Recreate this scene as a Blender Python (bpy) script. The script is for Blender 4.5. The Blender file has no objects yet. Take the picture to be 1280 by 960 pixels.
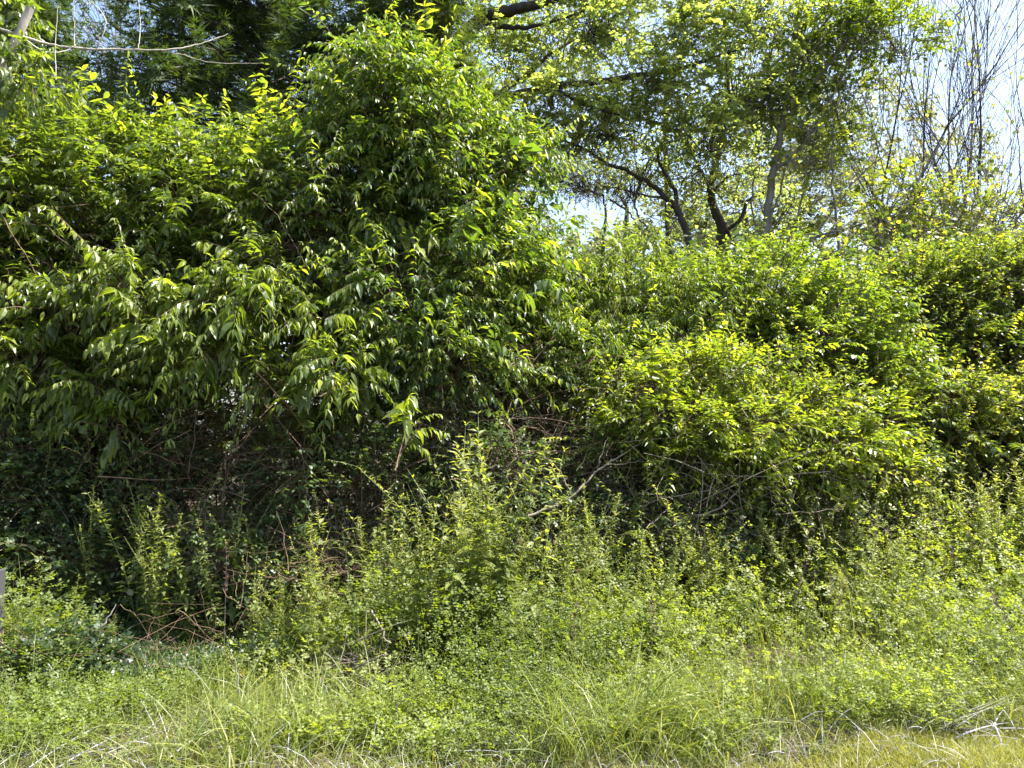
import bpy, math, random
import numpy as np
from mathutils import Matrix, Vector

# ------------------------------------------------------------------ camera, sky, sun, exposure
C = bpy.context.scene.collection
sc = bpy.context.scene
FPX, CAMZ, PITCH = 930.0, 1.6, math.atan(60 / 930)
cd = bpy.data.cameras.new('camera'); cam = bpy.data.objects.new('camera', cd); C.objects.link(cam)
cd.sensor_width = 36; cd.lens = 36 * FPX / 1280; cd.clip_end = 2000; cd.clip_start = .05
cam.location = (0, 0, CAMZ); cam.rotation_euler = (math.pi / 2 + PITCH, 0, 0)
sc.camera = cam
SUN = np.array([0.46, 0.04, 0.82]); SUN /= np.linalg.norm(SUN)
w = bpy.data.worlds.new('World'); sc.world = w; w.use_nodes = True
nt = w.node_tree; bg = nt.nodes['Background']
sky = nt.nodes.new('ShaderNodeTexSky'); sky.sky_type = 'NISHITA'; sky.sun_disc = False
sky.sun_elevation = math.asin(SUN[2]); sky.sun_rotation = math.atan2(SUN[0], SUN[1])
sky.air_density = 1.0; sky.dust_density = 2.6; sky.ozone_density = 1.0
nt.links.new(sky.outputs[0], bg.inputs[0]); bg.inputs[1].default_value = 0.115
sl = bpy.data.lights.new('sun', 'SUN'); sl.energy = 4.6; sl.angle = math.radians(.5); sl.color = (1, .955, .87)
so = bpy.data.objects.new('sun', sl); C.objects.link(so); so.location = (10, -5, 20)
so.rotation_euler = Vector(SUN).to_track_quat('Z', 'Y').to_euler()
sc.view_settings.view_transform = 'Standard'; sc.view_settings.look = 'None'
sc.view_settings.exposure = 1.9; sc.view_settings.gamma = 1
sc.cycles.max_bounces = 7; sc.cycles.transmission_bounces = 5; sc.cycles.diffuse_bounces = 4; sc.cycles.glossy_bounces = 2
sc.cycles.caustics_reflective = False; sc.cycles.caustics_refractive = False

R = np.random.default_rng(7)
U = lambda a, b, n=None: R.uniform(a, b, n)
def nrm(v): return v / np.maximum(np.linalg.norm(v, axis=-1, keepdims=True), 1e-9)
def P(px, py, Y):
    px, py, Y = np.broadcast_arrays(np.asarray(px, float), np.asarray(py, float), np.asarray(Y, float))
    dx = (px - 640) / FPX; dz = (480 - py) / FPX; c, s = math.cos(PITCH), math.sin(PITCH)
    ry = c - dz * s; rz = s + dz * c; t = Y / ry
    return np.stack([dx * t, Y, CAMZ + rz * t], -1)
def proj(p):
    d = p - np.array([0, 0, CAMZ]); c, s = math.cos(PITCH), math.sin(PITCH)
    f = d[..., 1] * c + d[..., 2] * s; u = -d[..., 1] * s + d[..., 2] * c
    f = np.maximum(f, .01)
    return 640 + FPX * d[..., 0] / f, 480 - FPX * u / f, f
def ground(x, y):
    return .035 * np.sin(x * 1.7 + .5) * np.sin(y * 1.3) + .02 * np.sin(x * 4.1 + y * 3.3) + .012 * np.sin(x * 9.1 - y * 7.3)
def noise(p, f, s=0.):
    q = p * f + s
    return (np.sin(q[..., 0] * 1.0 + 1.7 * np.sin(q[..., 1] * .9 + s)) + np.sin(q[..., 1] * 1.13 + 1.9 * np.sin(q[..., 2] * .8 + 2 * s))
            + np.sin(q[..., 2] * .97 + 1.6 * np.sin(q[..., 0] * 1.1 + 3 * s))) / 3

# ------------------------------------------------------------------ materials
def new_mat(name):
    m = bpy.data.materials.new(name); m.use_nodes = True; m.node_tree.nodes.clear(); return m, m.node_tree
def ramp(nt, cols):
    r = nt.nodes.new('ShaderNodeValToRGB'); e = r.color_ramp.elements
    while len(e) < len(cols): e.new(.5)
    for i, (p, c) in enumerate(cols): e[i].position = p; e[i].color = (*c, 1)
    return r
def leaf_mat(name, cols, rough=.42, trans=.42, spec=.5, tr=(2.7, 2.7, .6), grain=.25):
    m, nt = new_mat(name); L = nt.links.new
    cols = [(p, (min(.6, r * (1.2 if g > r else 1)), g * 1.03, b * (1.15 if name in ('clover_leaf', 'weed_leaf', 'grass_blade', 'mown_grass') else 1.75))) for p, (r, g, b) in cols]
    at = nt.nodes.new('ShaderNodeAttribute'); at.attribute_name = 'tint'
    rp = ramp(nt, cols); L(at.outputs['Fac'], rp.inputs[0])
    tx = nt.nodes.new('ShaderNodeTexNoise'); tx.inputs['Scale'].default_value = 55
    tc = nt.nodes.new('ShaderNodeTexCoord'); L(tc.outputs['Object'], tx.inputs['Vector'])
    mp = nt.nodes.new('ShaderNodeMapRange'); mp.inputs[3].default_value = 1 - grain; mp.inputs[4].default_value = 1 + grain
    L(tx.outputs[0], mp.inputs[0])
    mu = nt.nodes.new('ShaderNodeVectorMath'); mu.operation = 'MULTIPLY'; L(rp.outputs[0], mu.inputs[0]); L(mp.outputs[0], mu.inputs[1])
    ge = nt.nodes.new('ShaderNodeNewGeometry')
    pale = nt.nodes.new('ShaderNodeVectorMath'); pale.operation = 'MULTIPLY_ADD'
    L(mu.outputs[0], pale.inputs[0]); pale.inputs[1].default_value = (1.05, 1.05, 1.1); pale.inputs[2].default_value = (.012, .015, .01)
    mx = nt.nodes.new('ShaderNodeMix'); mx.data_type = 'RGBA'; L(ge.outputs['Backfacing'], mx.inputs[0]); L(mu.outputs[0], mx.inputs[6]); L(pale.outputs[0], mx.inputs[7])
    b = nt.nodes.new('ShaderNodeBsdfPrincipled'); b.inputs['Roughness'].default_value = rough; b.inputs['Specular IOR Level'].default_value = spec
    L(mx.outputs[2], b.inputs['Base Color'])
    t = nt.nodes.new('ShaderNodeBsdfTranslucent'); tv = nt.nodes.new('ShaderNodeVectorMath'); tv.operation = 'MULTIPLY'
    L(mu.outputs[0], tv.inputs[0]); tv.inputs[1].default_value = tr; L(tv.outputs[0], t.inputs[0])
    ms = nt.nodes.new('ShaderNodeMixShader'); ms.inputs[0].default_value = trans
    o = nt.nodes.new('ShaderNodeOutputMaterial'); L(b.outputs[0], ms.inputs[1]); L(t.outputs[0], ms.inputs[2]); L(ms.outputs[0], o.inputs[0])
    return m
def bark_mat(name, c1, c2, scale=12, bump=.4):
    m, nt = new_mat(name); L = nt.links.new
    tc = nt.nodes.new('ShaderNodeTexCoord'); mpg = nt.nodes.new('ShaderNodeMapping'); mpg.inputs['Scale'].default_value = (1, 1, .25)
    tx = nt.nodes.new('ShaderNodeTexNoise'); tx.inputs['Scale'].default_value = scale; tx.inputs['Detail'].default_value = 6
    L(tc.outputs['Object'], mpg.inputs[0]); L(mpg.outputs[0], tx.inputs['Vector'])
    rp = ramp(nt, [(.32, c1), (.68, c2)]); L(tx.outputs[0], rp.inputs[0])
    b = nt.nodes.new('ShaderNodeBsdfPrincipled'); b.inputs['Roughness'].default_value = .85; L(rp.outputs[0], b.inputs['Base Color'])
    bp = nt.nodes.new('ShaderNodeBump'); bp.inputs['Strength'].default_value = bump; bp.inputs['Distance'].default_value = .02
    L(tx.outputs[0], bp.inputs['Height']); L(bp.outputs[0], b.inputs['Normal'])
    o = nt.nodes.new('ShaderNodeOutputMaterial'); L(b.outputs[0], o.inputs[0]); return m
G = dict(
    broad=leaf_mat('broad_leaf', [(0, (.024, .050, .008)), (.45, (.062, .108, .012)), (.8, (.125, .185, .020)), (1, (.20, .27, .02))], .42, .48, .7),
    deep=leaf_mat('deep_leaf', [(0, (.018, .044, .010)), (.5, (.046, .095, .013)), (.85, (.095, .155, .016)), (1, (.19, .26, .02))], .41, .45, .7),
    lime=leaf_mat('lime_leaf', [(0, (.028, .062, .010)), (.45, (.068, .120, .014)), (.8, (.120, .180, .016)), (1, (.20, .26, .02))], .42, .46, .6),
    shade=leaf_mat('shade_leaf', [(0, (.018, .040, .012)), (.5, (.042, .082, .019)), (1, (.11, .16, .03))], .40, .32, .5),  # leaf colour itself darkened to deepen the shade of the lower layer
    olive=leaf_mat('olive_leaf', [(0, (.022, .045, .012)), (.5, (.052, .090, .016)), (.85, (.12, .17, .02)), (1, (.24, .27, .03))], .42, .46, .6),
    weed=leaf_mat('weed_leaf', [(0, (.050, .080, .020)), (.5, (.125, .175, .045)), (.85, (.20, .24, .07)), (1, (.30, .30, .10))], .50, .40, .4),
    clover=leaf_mat('clover_leaf', [(0, (.048, .085, .020)), (.5, (.118, .175, .036)), (.85, (.18, .245, .045)), (1, (.25, .29, .06))], .50, .42, .4),
    cedar=leaf_mat('cedar_needles', [(0, (.016, .036, .011)), (.5, (.042, .078, .016)), (1, (.11, .155, .022))], .6, .25, .3),  # brightest stop lightened to read as sun on the needles
    oak=leaf_mat('oak_leaf', [(0, (.065, .105, .045)), (.5, (.12, .175, .070)), (.85, (.18, .235, .08)), (1, (.24, .28, .06))], .30, .6, 1.),
    grass=leaf_mat('grass_blade', [(0, (.055, .095, .016)), (.45, (.12, .185, .026)), (.75, (.21, .25, .05)), (1, (.44, .40, .22))], .45, .42, .45, tr=(1.7, 1.6, .8)),
    mown=leaf_mat('mown_grass', [(0, (.075, .105, .012)), (.5, (.17, .21, .024)), (.8, (.30, .29, .06)), (1, (.46, .40, .22))], .5, .40, .4, tr=(1.6, 1.5, .8)),
    straw=leaf_mat('dead_straw', [(0, (.13, .14, .05)), (.5, (.27, .25, .14)), (1, (.45, .42, .31))], .5, .2, .4, tr=(1.1, 1.05, .8)),
    far=leaf_mat('far_leaf', [(0, (.07, .10, .045)), (.6, (.12, .165, .065)), (1, (.20, .235, .08))], .6, .45, .3, tr=(2, 1.9, .9)),
    litter=leaf_mat('leaf_litter', [(0, (.04, .024, .012)), (.5, (.10, .06, .03)), (1, (.22, .15, .08))], .8, .1, .2),
    twig=bark_mat('twig_bark', (.055, .034, .02), (.16, .10, .062), 30, .1),
    deadtwig=bark_mat('dead_twig', (.11, .085, .06), (.28, .235, .18), 30, .1),
    vine=bark_mat('vine_bark', (.06, .036, .022), (.20, .125, .075), 30, .1),
    bark=bark_mat('grey_bark', (.10, .085, .065), (.25, .22, .18)),
    dark=bark_mat('dark_bark', (.028, .022, .017), (.075, .06, .048)),
    pale=bark_mat('pale_bark', (.22, .19, .16), (.48, .44, .38), 18),
    green=bark_mat('green_stem', (.09, .13, .03), (.17, .20, .06), 30, .05),
)
def plain(name, col, rough=.5, metal=0):
    m, nt = new_mat(name); tx = nt.nodes.new('ShaderNodeTexNoise'); tx.inputs['Scale'].default_value = 25
    rp = ramp(nt, [(.3, tuple(c * .8 for c in col)), (.7, col)]); nt.links.new(tx.outputs[0], rp.inputs[0])
    b = nt.nodes.new('ShaderNodeBsdfPrincipled'); b.inputs['Roughness'].default_value = rough; b.inputs['Metallic'].default_value = metal
    nt.links.new(rp.outputs[0], b.inputs['Base Color']); o = nt.nodes.new('ShaderNodeOutputMaterial'); nt.links.new(b.outputs[0], o.inputs[0]); return m

# ------------------------------------------------------------------ geometry helpers
class MB:
    def __init__(s): s.v = []; s.f = []; s.t = []; s.n = 0
    def add(s, v, faces, tint):          # v (N,3); faces list of int arrays (F,k)
        s.v.append(v)
        for f in faces: s.f.append(f + s.n)
        s.t.append(np.broadcast_to(tint, (len(v),))); s.n += len(v)
    def mesh(s, name, mat, smooth=False):
        me = bpy.data.meshes.new(name)
        if s.n == 0: return me
        v = np.concatenate(s.v).astype(np.float32); me.vertices.add(len(v)); me.vertices.foreach_set('co', v.ravel())
        li = np.concatenate([f.ravel() for f in s.f]).astype(np.int32)
        cnt = np.concatenate([np.full(len(f), f.shape[1]) for f in s.f])
        st = np.concatenate([[0], np.cumsum(cnt)[:-1]]).astype(np.int32)
        me.loops.add(len(li)); me.loops.foreach_set('vertex_index', li)
        me.polygons.add(len(st)); me.polygons.foreach_set('loop_start', st)
        me.polygons.foreach_set('use_smooth', np.full(len(st), smooth))
        me.update(calc_edges=True)
        a = me.attributes.new('tint', 'FLOAT', 'POINT'); a.data.foreach_set('value', np.concatenate(s.t).astype(np.float32))
        me.materials.append(mat); return me
def template(kind, k=1.0):
    """leaf along +y, normal +z; returns verts, list of face arrays"""
    if kind == 'big':       # folded, drooping, pointed: 8 tris
        v = [(0, 0, 0), (-.19, .28, .05), (0, .30, -.02), (.19, .28, .05), (-.17, .58, .00), (0, .62, -.08), (.17, .58, .00), (0, 1, -.26)]
        f = [(0, 2, 1), (0, 3, 2), (4, 5, 7), (5, 6, 7)]; q = [(1, 2, 5, 4), (2, 3, 6, 5)]
    elif kind == 'mid':
        v = [(0, 0, 0), (-.2, .42, .04), (0, .48, -.05), (.2, .42, .04), (0, 1, -.18)]; f = []; q = [(0, 2, 1, 1), (0, 3, 2, 2)]; f = [(0, 2, 1), (0, 3, 2), (1, 2, 4), (2, 3, 4)]; q = []
    elif kind == 'small':
        v = [(0, 0, 0), (-.26, .5, .03), (.26, .5, .03), (0, 1, -.08)]; f = [(0, 2, 1), (1, 2, 3)]; q = []
    elif kind == 'round':
        v = [(0, 0, 0), (-.3, .3, .03), (.3, .3, .03), (-.27, .72, 0), (.27, .72, 0), (0, 1, -.06)]; f = [(0, 2, 1), (3, 4, 5)]; q = [(1, 2, 4, 3)]
    elif kind == 'lance':
        v = [(0, 0, 0), (-.085, .35, .02), (.085, .35, .02), (-.06, .7, -.1), (.06, .7, -.1), (0, 1, -.3)]; f = [(0, 2, 1), (3, 4, 5)]; q = [(1, 2, 4, 3)]
    elif kind == 'lobed':   # oak like star leaf
        v = [(0, 0, 0), (-.33, .25, .03), (-.12, .42, -.02), (-.36, .72, .04), (0, 1, -.08), (.36, .70, .04), (.12, .42, -.02), (.33, .25, .03)]
        f = [(0, 2, 1), (0, 7, 6), (2, 4, 3), (6, 5, 4)]; q = [(0, 6, 4, 2)]
    elif kind == 'needle':  # flat feathery scale spray: three slender spikes
        v = [(-.045, 0, 0), (.045, 0, 0), (0, 1, -.1), (-.30, .68, .05), (.30, .76, -.03)]; f = [(0, 1, 2), (0, 1, 3), (0, 1, 4)]; q = []
    fa = []
    if f: fa.append(np.array(f))
    if q: fa.append(np.array(q))
    v = np.array(v, float); v[:, 0] *= k
    return v, fa
TPL = {}
def frames(d, n):
    d = nrm(d); x = nrm(np.cross(d, n)); z = np.cross(x, d); return x, d, z
def put(mb, kind, pos, d, n, s, tint, wid=1.0, wv=None):
    if len(pos) == 0: return
    tv, tf = template(kind, wid)
    x, y, z = frames(d, n); s = np.broadcast_to(s, (len(pos),))
    V = pos[:, None] + s[:, None, None] * (tv[None, :, 0:1] * (1 if wv is None else wv[:, None, None]) * x[:, None] + tv[None, :, 1:2] * y[:, None] + tv[None, :, 2:3] * z[:, None])
    N, K = len(pos), len(tv); off = (np.arange(N) * K)[:, None, None]
    mb.add(V.reshape(-1, 3), [(f[None] + off).reshape(-1, f.shape[1]) for f in tf], np.repeat(tint, K))
def tubes(mb, paths, r0, r1, sides=3, tint=.5, pw=1.):
    paths = np.asarray(paths, float)
    if paths.ndim == 2: paths = paths[None]
    N, K, _ = paths.shape
    T = nrm(np.gradient(paths, axis=1)); ref = np.where(np.abs(T[:, :1, 2:3]) > .8, np.array([1., .2, 0]), np.array([0, 0, 1.]))
    A = nrm(np.cross(T, np.broadcast_to(ref, T.shape))); B = np.cross(T, A)
    t = np.linspace(0, 1, K) ** pw; r0 = np.broadcast_to(r0, (N,)); r1 = np.broadcast_to(r1, (N,))
    rad = r0[:, None] * (1 - t) + r1[:, None] * t
    an = np.arange(sides) * 2 * math.pi / sides
    V = paths[:, :, None] + rad[:, :, None, None] * (np.cos(an)[None, None, :, None] * A[:, :, None] + np.sin(an)[None, None, :, None] * B[:, :, None])
    i = np.arange(N)[:, None, None] * K * sides; k = np.arange(K - 1)[None, :, None] * sides; a = np.arange(sides)[None, None]
    b = (np.arange(sides) + 1)[None, None] % sides
    F = np.stack([i + k + a, i + k + b, i + k + sides + b, i + k + sides + a], -1).reshape(-1, 4)
    mb.add(V.reshape(-1, 3), [F], tint)
def ribbons(mb, paths, r0, r1, tint=.5):
    """hair-thin twigs, two faces a segment"""
    paths = np.asarray(paths, float); N, K, _ = paths.shape; T = nrm(np.gradient(paths, axis=1))
    S = nrm(np.cross(T, nrm(R.normal(0, 1, (N, 1, 3)) + np.array([0, 1.5, 0])))); r = (np.broadcast_to(r0, (N,))[:, None] * (1 - np.linspace(0, 1, K)) + np.broadcast_to(r1, (N,))[:, None] * np.linspace(0, 1, K))[..., None] * 1.1
    V = np.stack([paths - S * r, paths + S * r], 2); i = np.arange(N)[:, None] * K * 2 + np.arange(K - 1)[None] * 2
    mb.add(V.reshape(-1, 3), [np.stack([i, i + 1, i + 3, i + 2], -1).reshape(-1, 4)], tint)
def curve(pts, n=12, jit=0.):
    """smooth Catmull-Rom through points"""
    p = np.array(pts, float); p = np.vstack([2 * p[0] - p[1], p, 2 * p[-1] - p[-2]]); m = len(p) - 3; out = []
    for u in np.linspace(0, m - 1e-6, n):
        i = int(u); t = u - i; a, b, c, d = p[i:i + 4]
        out.append(.5 * (2 * b + (c - a) * t + (2 * a - 5 * b + 4 * c - d) * t * t + (3 * b - 3 * c + d - a) * t ** 3))
    o = np.array(out)
    if jit: o[1:-1] += R.normal(0, jit, (n - 2, 3))
    return o

# ------------------------------------------------------------------ scene objects
def tag(o, label=None, cat=None, group=None, kind=None):
    if label: o['label'] = label
    if cat: o['category'] = cat
    if group: o['group'] = group
    if kind: o['kind'] = kind
    return o
def thing(name, loc, label, cat, group=None):
    o = bpy.data.objects.new(name, None); C.objects.link(o); o.location = loc; o.empty_display_size = .1
    return tag(o, label, cat, group)
def emit(name, mb, mat, parent=None, kind=None, smooth=False):
    """mesh object; verts are world space, made local to the parent"""
    loc = np.array(parent.location if parent else (0, 0, 0))
    if parent is not None and mb.n: mb.v = [v - loc for v in mb.v]
    o = bpy.data.objects.new(name, mb.mesh(name, mat, smooth)); C.objects.link(o); o.parent = parent
    if kind: o['kind'] = kind
    return o
def tube_obj(name, parent, path, r0, r1, mat, sides=7, pw=1.):
    mb = MB(); tubes(mb, path, r0, r1, sides, .5, pw); return emit(name, mb, mat, parent, None, True)
LEAFMESH = {}
def leaf_mesh(kind, matk, tint, wid):
    key = (kind, matk, round(float(tint) * 7), wid)
    if key not in LEAFMESH:
        mb = MB(); tv, tf = template(kind, wid); mb.add(tv, tf, key[2] / 7); LEAFMESH[key] = mb.mesh('leaf', G[matk])
    return LEAFMESH[key]
PENDING = []      # leaves held back until the nearest visible ones are known
def hold(parent, kind, matk, pos, d, n, s, tint, wid=1., single=True):
    PENDING.append(dict(parent=parent, kind=kind, mat=matk, pos=pos, d=d, n=n, s=np.broadcast_to(s, (len(pos),)), tint=tint, wid=wid, single=single, wv=U(.7, 1.3, len(pos))))
def flush():
    allp = np.concatenate([q['pos'] + q['d'] * q['s'][:, None] * .5 for q in PENDING]); ids = np.concatenate([np.full(len(q['pos']), i) for i, q in enumerate(PENDING)])
    size = np.concatenate([q['s'] for q in PENDING])
    px, py, f = proj(allp); ok = (px > 0) & (px < 1280) & (py > 0) & (py < 960)
    cell = (px // 7).astype(int) + 400 * (py // 7).astype(int)
    order = np.argsort(f + np.where(ok, 0, 1e3)); _, first = np.unique(cell[order], return_index=True)
    vis = np.zeros(len(f), bool); vis[order[first]] = True; vis &= ok
    start = 0
    for i, q in enumerate(PENDING):
        n = len(q['pos']); v = vis[start:start + n]; app = (q['s'] * FPX / f[start:start + n]); start += n
        pick = np.zeros(n, bool)
        if q['single']:
            cand = np.where(v & (app > 9.5))[0]; cand = cand[np.argsort(-app[cand])][:290]; pick[cand] = True
            lx, ly, lz = frames(q['d'], q['n']); loc = np.array(q['parent'].location)
            for j in cand:
                o = bpy.data.objects.new('leaf', leaf_mesh(q['kind'], q['mat'], q['tint'][j], q['wid'])); C.objects.link(o); o.parent = q['parent']
                s = q['s'][j]; M = np.eye(4); M[:3, 0] = lx[j] * s * q['wv'][j]; M[:3, 1] = ly[j] * s; M[:3, 2] = lz[j] * s; M[:3, 3] = q['pos'][j] - loc
                o.matrix_basis = Matrix(M.tolist())
        mb = MB(); low = {'big': 'mid', 'mid': 'small', 'round': 'small'}.get(q['kind'], q['kind'])
        for k, kd in ((~pick & v & (app > 7), q['kind']), (~pick & ~(v & (app > 7)), low)): put(mb, kd, q['pos'][k], q['d'][k], q['n'][k], q['s'][k], q['tint'][k], q['wid'], q['wv'][k])
        emit('foliage', mb, G[q['mat']], q['parent'], 'stuff')

def sprays(base, dirs, L, nodes, leaf, droop, spread=.9, young=.0, tint=(.45, .2), hang=.5, alt=False, njit=.35):
    """twigs with leaves; base,dirs (M,3); returns twig paths and leaf arrays"""
    M = len(base); L = np.broadcast_to(L, (M,)); t = np.linspace(0, 1, nodes)
    path = base[:, None] + dirs[:, None] * (L[:, None] * t)[..., None]
    path[..., 2] -= droop * L[:, None] * t ** 2 * U(.4, 1.5, (M, 1))
    hv = hang * U(.35, 1.6, (M, 1, 1)); lv = np.exp(R.normal(0, .3, (M, 1)))
    side0 = nrm(np.cross(dirs, np.array([0, 0, 1.]) + R.normal(0, .15, (M, 3))))
    tl = t[1:]; pos = path[:, 1:]; tan = nrm(np.diff(path, axis=1))
    out = [], [], [], [], []
    for s in ((-1, 1) if not alt else (0,)):
        sgn = s if s else np.where(np.arange(nodes - 1) % 2, 1, -1)[None, :, None]
        d = tan * .55 + side0[:, None] * sgn * spread * U(.7, 1.2, (M, 1, 1)) + np.array([0, 0, -1.]) * hv + R.normal(0, .27, pos.shape)
        n = np.array([0, 0, 1.]) + side0[:, None] * sgn * .35 - tan * .1 + R.normal(0, njit, pos.shape)
        sz = leaf * lv * (1 - .35 * tl ** 2)[None] * U(.55, 1.25, (M, nodes - 1))
        base_t = R.normal(tint[0], tint[1] * .6, (M, 1)) + R.normal(0, tint[1] * .6, (M, nodes - 1))
        if young > 0: base_t = base_t + (U(0, 1, (M, 1)) < young) * (tl[None] > .6) * U(.3, .7, (M, nodes - 1))
        for o, a in zip(out, (pos.reshape(-1, 3), nrm(d).reshape(-1, 3), n.reshape(-1, 3), sz.ravel(), np.clip(base_t, 0, 1).ravel())): o.append(a)
    tip = path[:, -1]
    dt = nrm(tan[:, -1] + np.array([0, 0, -hang * .6]) + R.normal(0, .15, (M, 3)))
    for o, a in zip(out, (tip, dt, np.array([0, 0, 1.]) + R.normal(0, .3, (M, 3)), leaf * .7 * np.ones(M), np.clip(R.normal(tint[0] + .1, tint[1], M), 0, 1))): o.append(a)
    return path, [np.concatenate(o) for o in out]

def lobe_points(lobes, dens, gap=.0, gf=2.2, shell=(.55, 1.06), seed=0., backkeep=.45):
    """points near the surface of ellipsoid lobes. lobe: (px,py,Y,rx,ry,rz)"""
    ps, ds = [], []
    for (px, py, Y, rx, ry, rz) in lobes:
        c = P(px, py, Y); area = 4 * math.pi * ((rx * ry) ** 1.6 / 3 + (rx * rz) ** 1.6 / 3 + (ry * rz) ** 1.6 / 3) ** (1 / 1.6)
        n = int(area * dens); u = nrm(R.normal(0, 1, (n, 3))); r = shell[0] + (shell[1] - shell[0]) * U(0, 1, n) ** .55
        r *= 1 + .24 * noise(u * 2.2 + c, 1.4, seed + px * .01) + .10 * noise(u * 2 + c, 4.5, seed)
        p = c + u * np.array([rx, ry, rz]) * r[:, None]
        keep = (p[:, 2] > .12) & ((u[:, 1] < .25) | (U(0, 1, n) < backkeep)) & (noise(p, gf, seed + 1.3) > -1 + gap + U(-.15, .15, n))
        ps.append(p[keep]); ds.append(nrm(u * np.array([1 / rx, 1 / ry, 1 / rz]))[keep])
    return np.concatenate(ps), np.concatenate(ds)

def shrub(name, label, cat, lobes, dens, leaf, matk, kind='big', L=.34, nodes=7, droop=.45, gap=.35, tint=(.42, .2), young=.06, hang=.5,
          stems=7, group=None, single=True, bark='twig', wid=1., gf=2.2, seed=0., upw=.55, alt=False, extra=None, inner=.35, backkeep=.45, spread=.9, stem_r=.03, back=.35, whips=.035):
    cs = np.array([P(*l[:3]) for l in lobes]); bx, by = cs[:, 0].mean(), cs[:, 1].mean() + .2
    root = thing(name, (bx, by, float(ground(bx, by))), label, cat, group)
    p, u = lobe_points(lobes, dens, gap, gf, seed=seed, backkeep=backkeep)
    d = nrm(u * .75 + np.array([0, -.12, upw]) + R.normal(0, .35, p.shape))
    path, lv = sprays(p, d, U(.6, 1.25, len(p)) * L, nodes, leaf, droop, young=young, tint=tint, hang=hang, alt=alt, spread=spread)
    if extra is not None:
        for (ax, ay, tx, ty, Y) in extra:      # leader shoots
            a, b = P(ax, ay, Y), P(tx, ty, Y - U(0, .25)); ll = np.linalg.norm(b - a)
            nn = max(6, int(ll / .055))
            pp, l2 = sprays(a[None], nrm(b - a)[None], ll, nn, leaf * 1.1, .08, young=1., tint=(tint[0] + .18, tint[1]), hang=.75, spread=.8)
            tw = MB(); tubes(tw, pp, .006, .002, 4); emit('shoot', tw, G['green'], root)
            lv = [np.concatenate([x, y]) for x, y in zip(lv, l2)]
    # long whippy shoots that break the outline
    if whips:
        k = R.permutation(len(p))[:int(len(p) * whips)]; wp, wl = sprays(p[k], nrm(u[k] * .6 + np.array([0, -.1, .9]) + R.normal(0, .3, (len(k), 3))), U(1.4, 2.6, len(k)) * L, nodes + 5, leaf * .9, droop * .55, young=.5, tint=(tint[0] + .08, tint[1]), hang=hang * 1.1, spread=.8)
        lv = [np.concatenate([x, y]) for x, y in zip(lv, wl)]; tw = MB(); tubes(tw, wp[:, ::3], .004, .0015, 3); emit('shoots', tw, G[bark], root, 'stuff')
    hold(root, kind, matk, *lv, wid=wid, single=single)
    # inner leaves: small, tint darkened to suggest shade, fill the depth
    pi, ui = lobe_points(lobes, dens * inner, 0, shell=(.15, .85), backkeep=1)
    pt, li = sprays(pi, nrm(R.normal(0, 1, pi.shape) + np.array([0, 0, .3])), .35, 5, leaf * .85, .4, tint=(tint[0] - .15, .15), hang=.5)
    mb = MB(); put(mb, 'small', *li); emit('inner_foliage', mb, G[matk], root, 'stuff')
    mb = MB(); ribbons(mb, path[:, ::3], .0035, .001); ribbons(mb, pt[:, ::2], .004, .002)
    # twigs joining sprays inwards
    k = R.permutation(len(p))[:len(p) // 4]; cc = cs[np.argmin(((p[k][:, None] - cs[None]) ** 2).sum(-1), 1)]
    q = p[k] + (cc - p[k]) * U(.5, .95, (len(k), 1)) - np.array([0, 0, .15]); tt = np.linspace(0, 1, 5)[None, :, None]
    br = q[:, None] * (1 - tt) + p[k][:, None] * tt + np.sin(tt * math.pi) * R.normal(0, .09, (len(k), 1, 3))
    ribbons(mb, br, .008, .003); emit('twigs', mb, G[bark], root, 'stuff', True)
    for i in range(stems):
        c = cs[i % len(cs)] + R.normal(0, .2, 3); sx, sy = bx + (c[0] - bx) * U(.4, .9) + U(-.3, .3), by + (c[1] - by) * .6 + U(-.25, .25)
        sy += back; c[1] += back * .4; a = np.array([sx, sy, ground(sx, sy) - .05]); m = a * .5 + c * .5 + np.array([U(-.2, .2), U(-.15, .15), U(0, .25)])
        tube_obj('stem', root, curve([a, a * .75 + m * .25 + R.normal(0, .06, 3), m, c], 12, .012), stem_r * U(.6, 1.1), .007, G[bark], 6)
    return root

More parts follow.
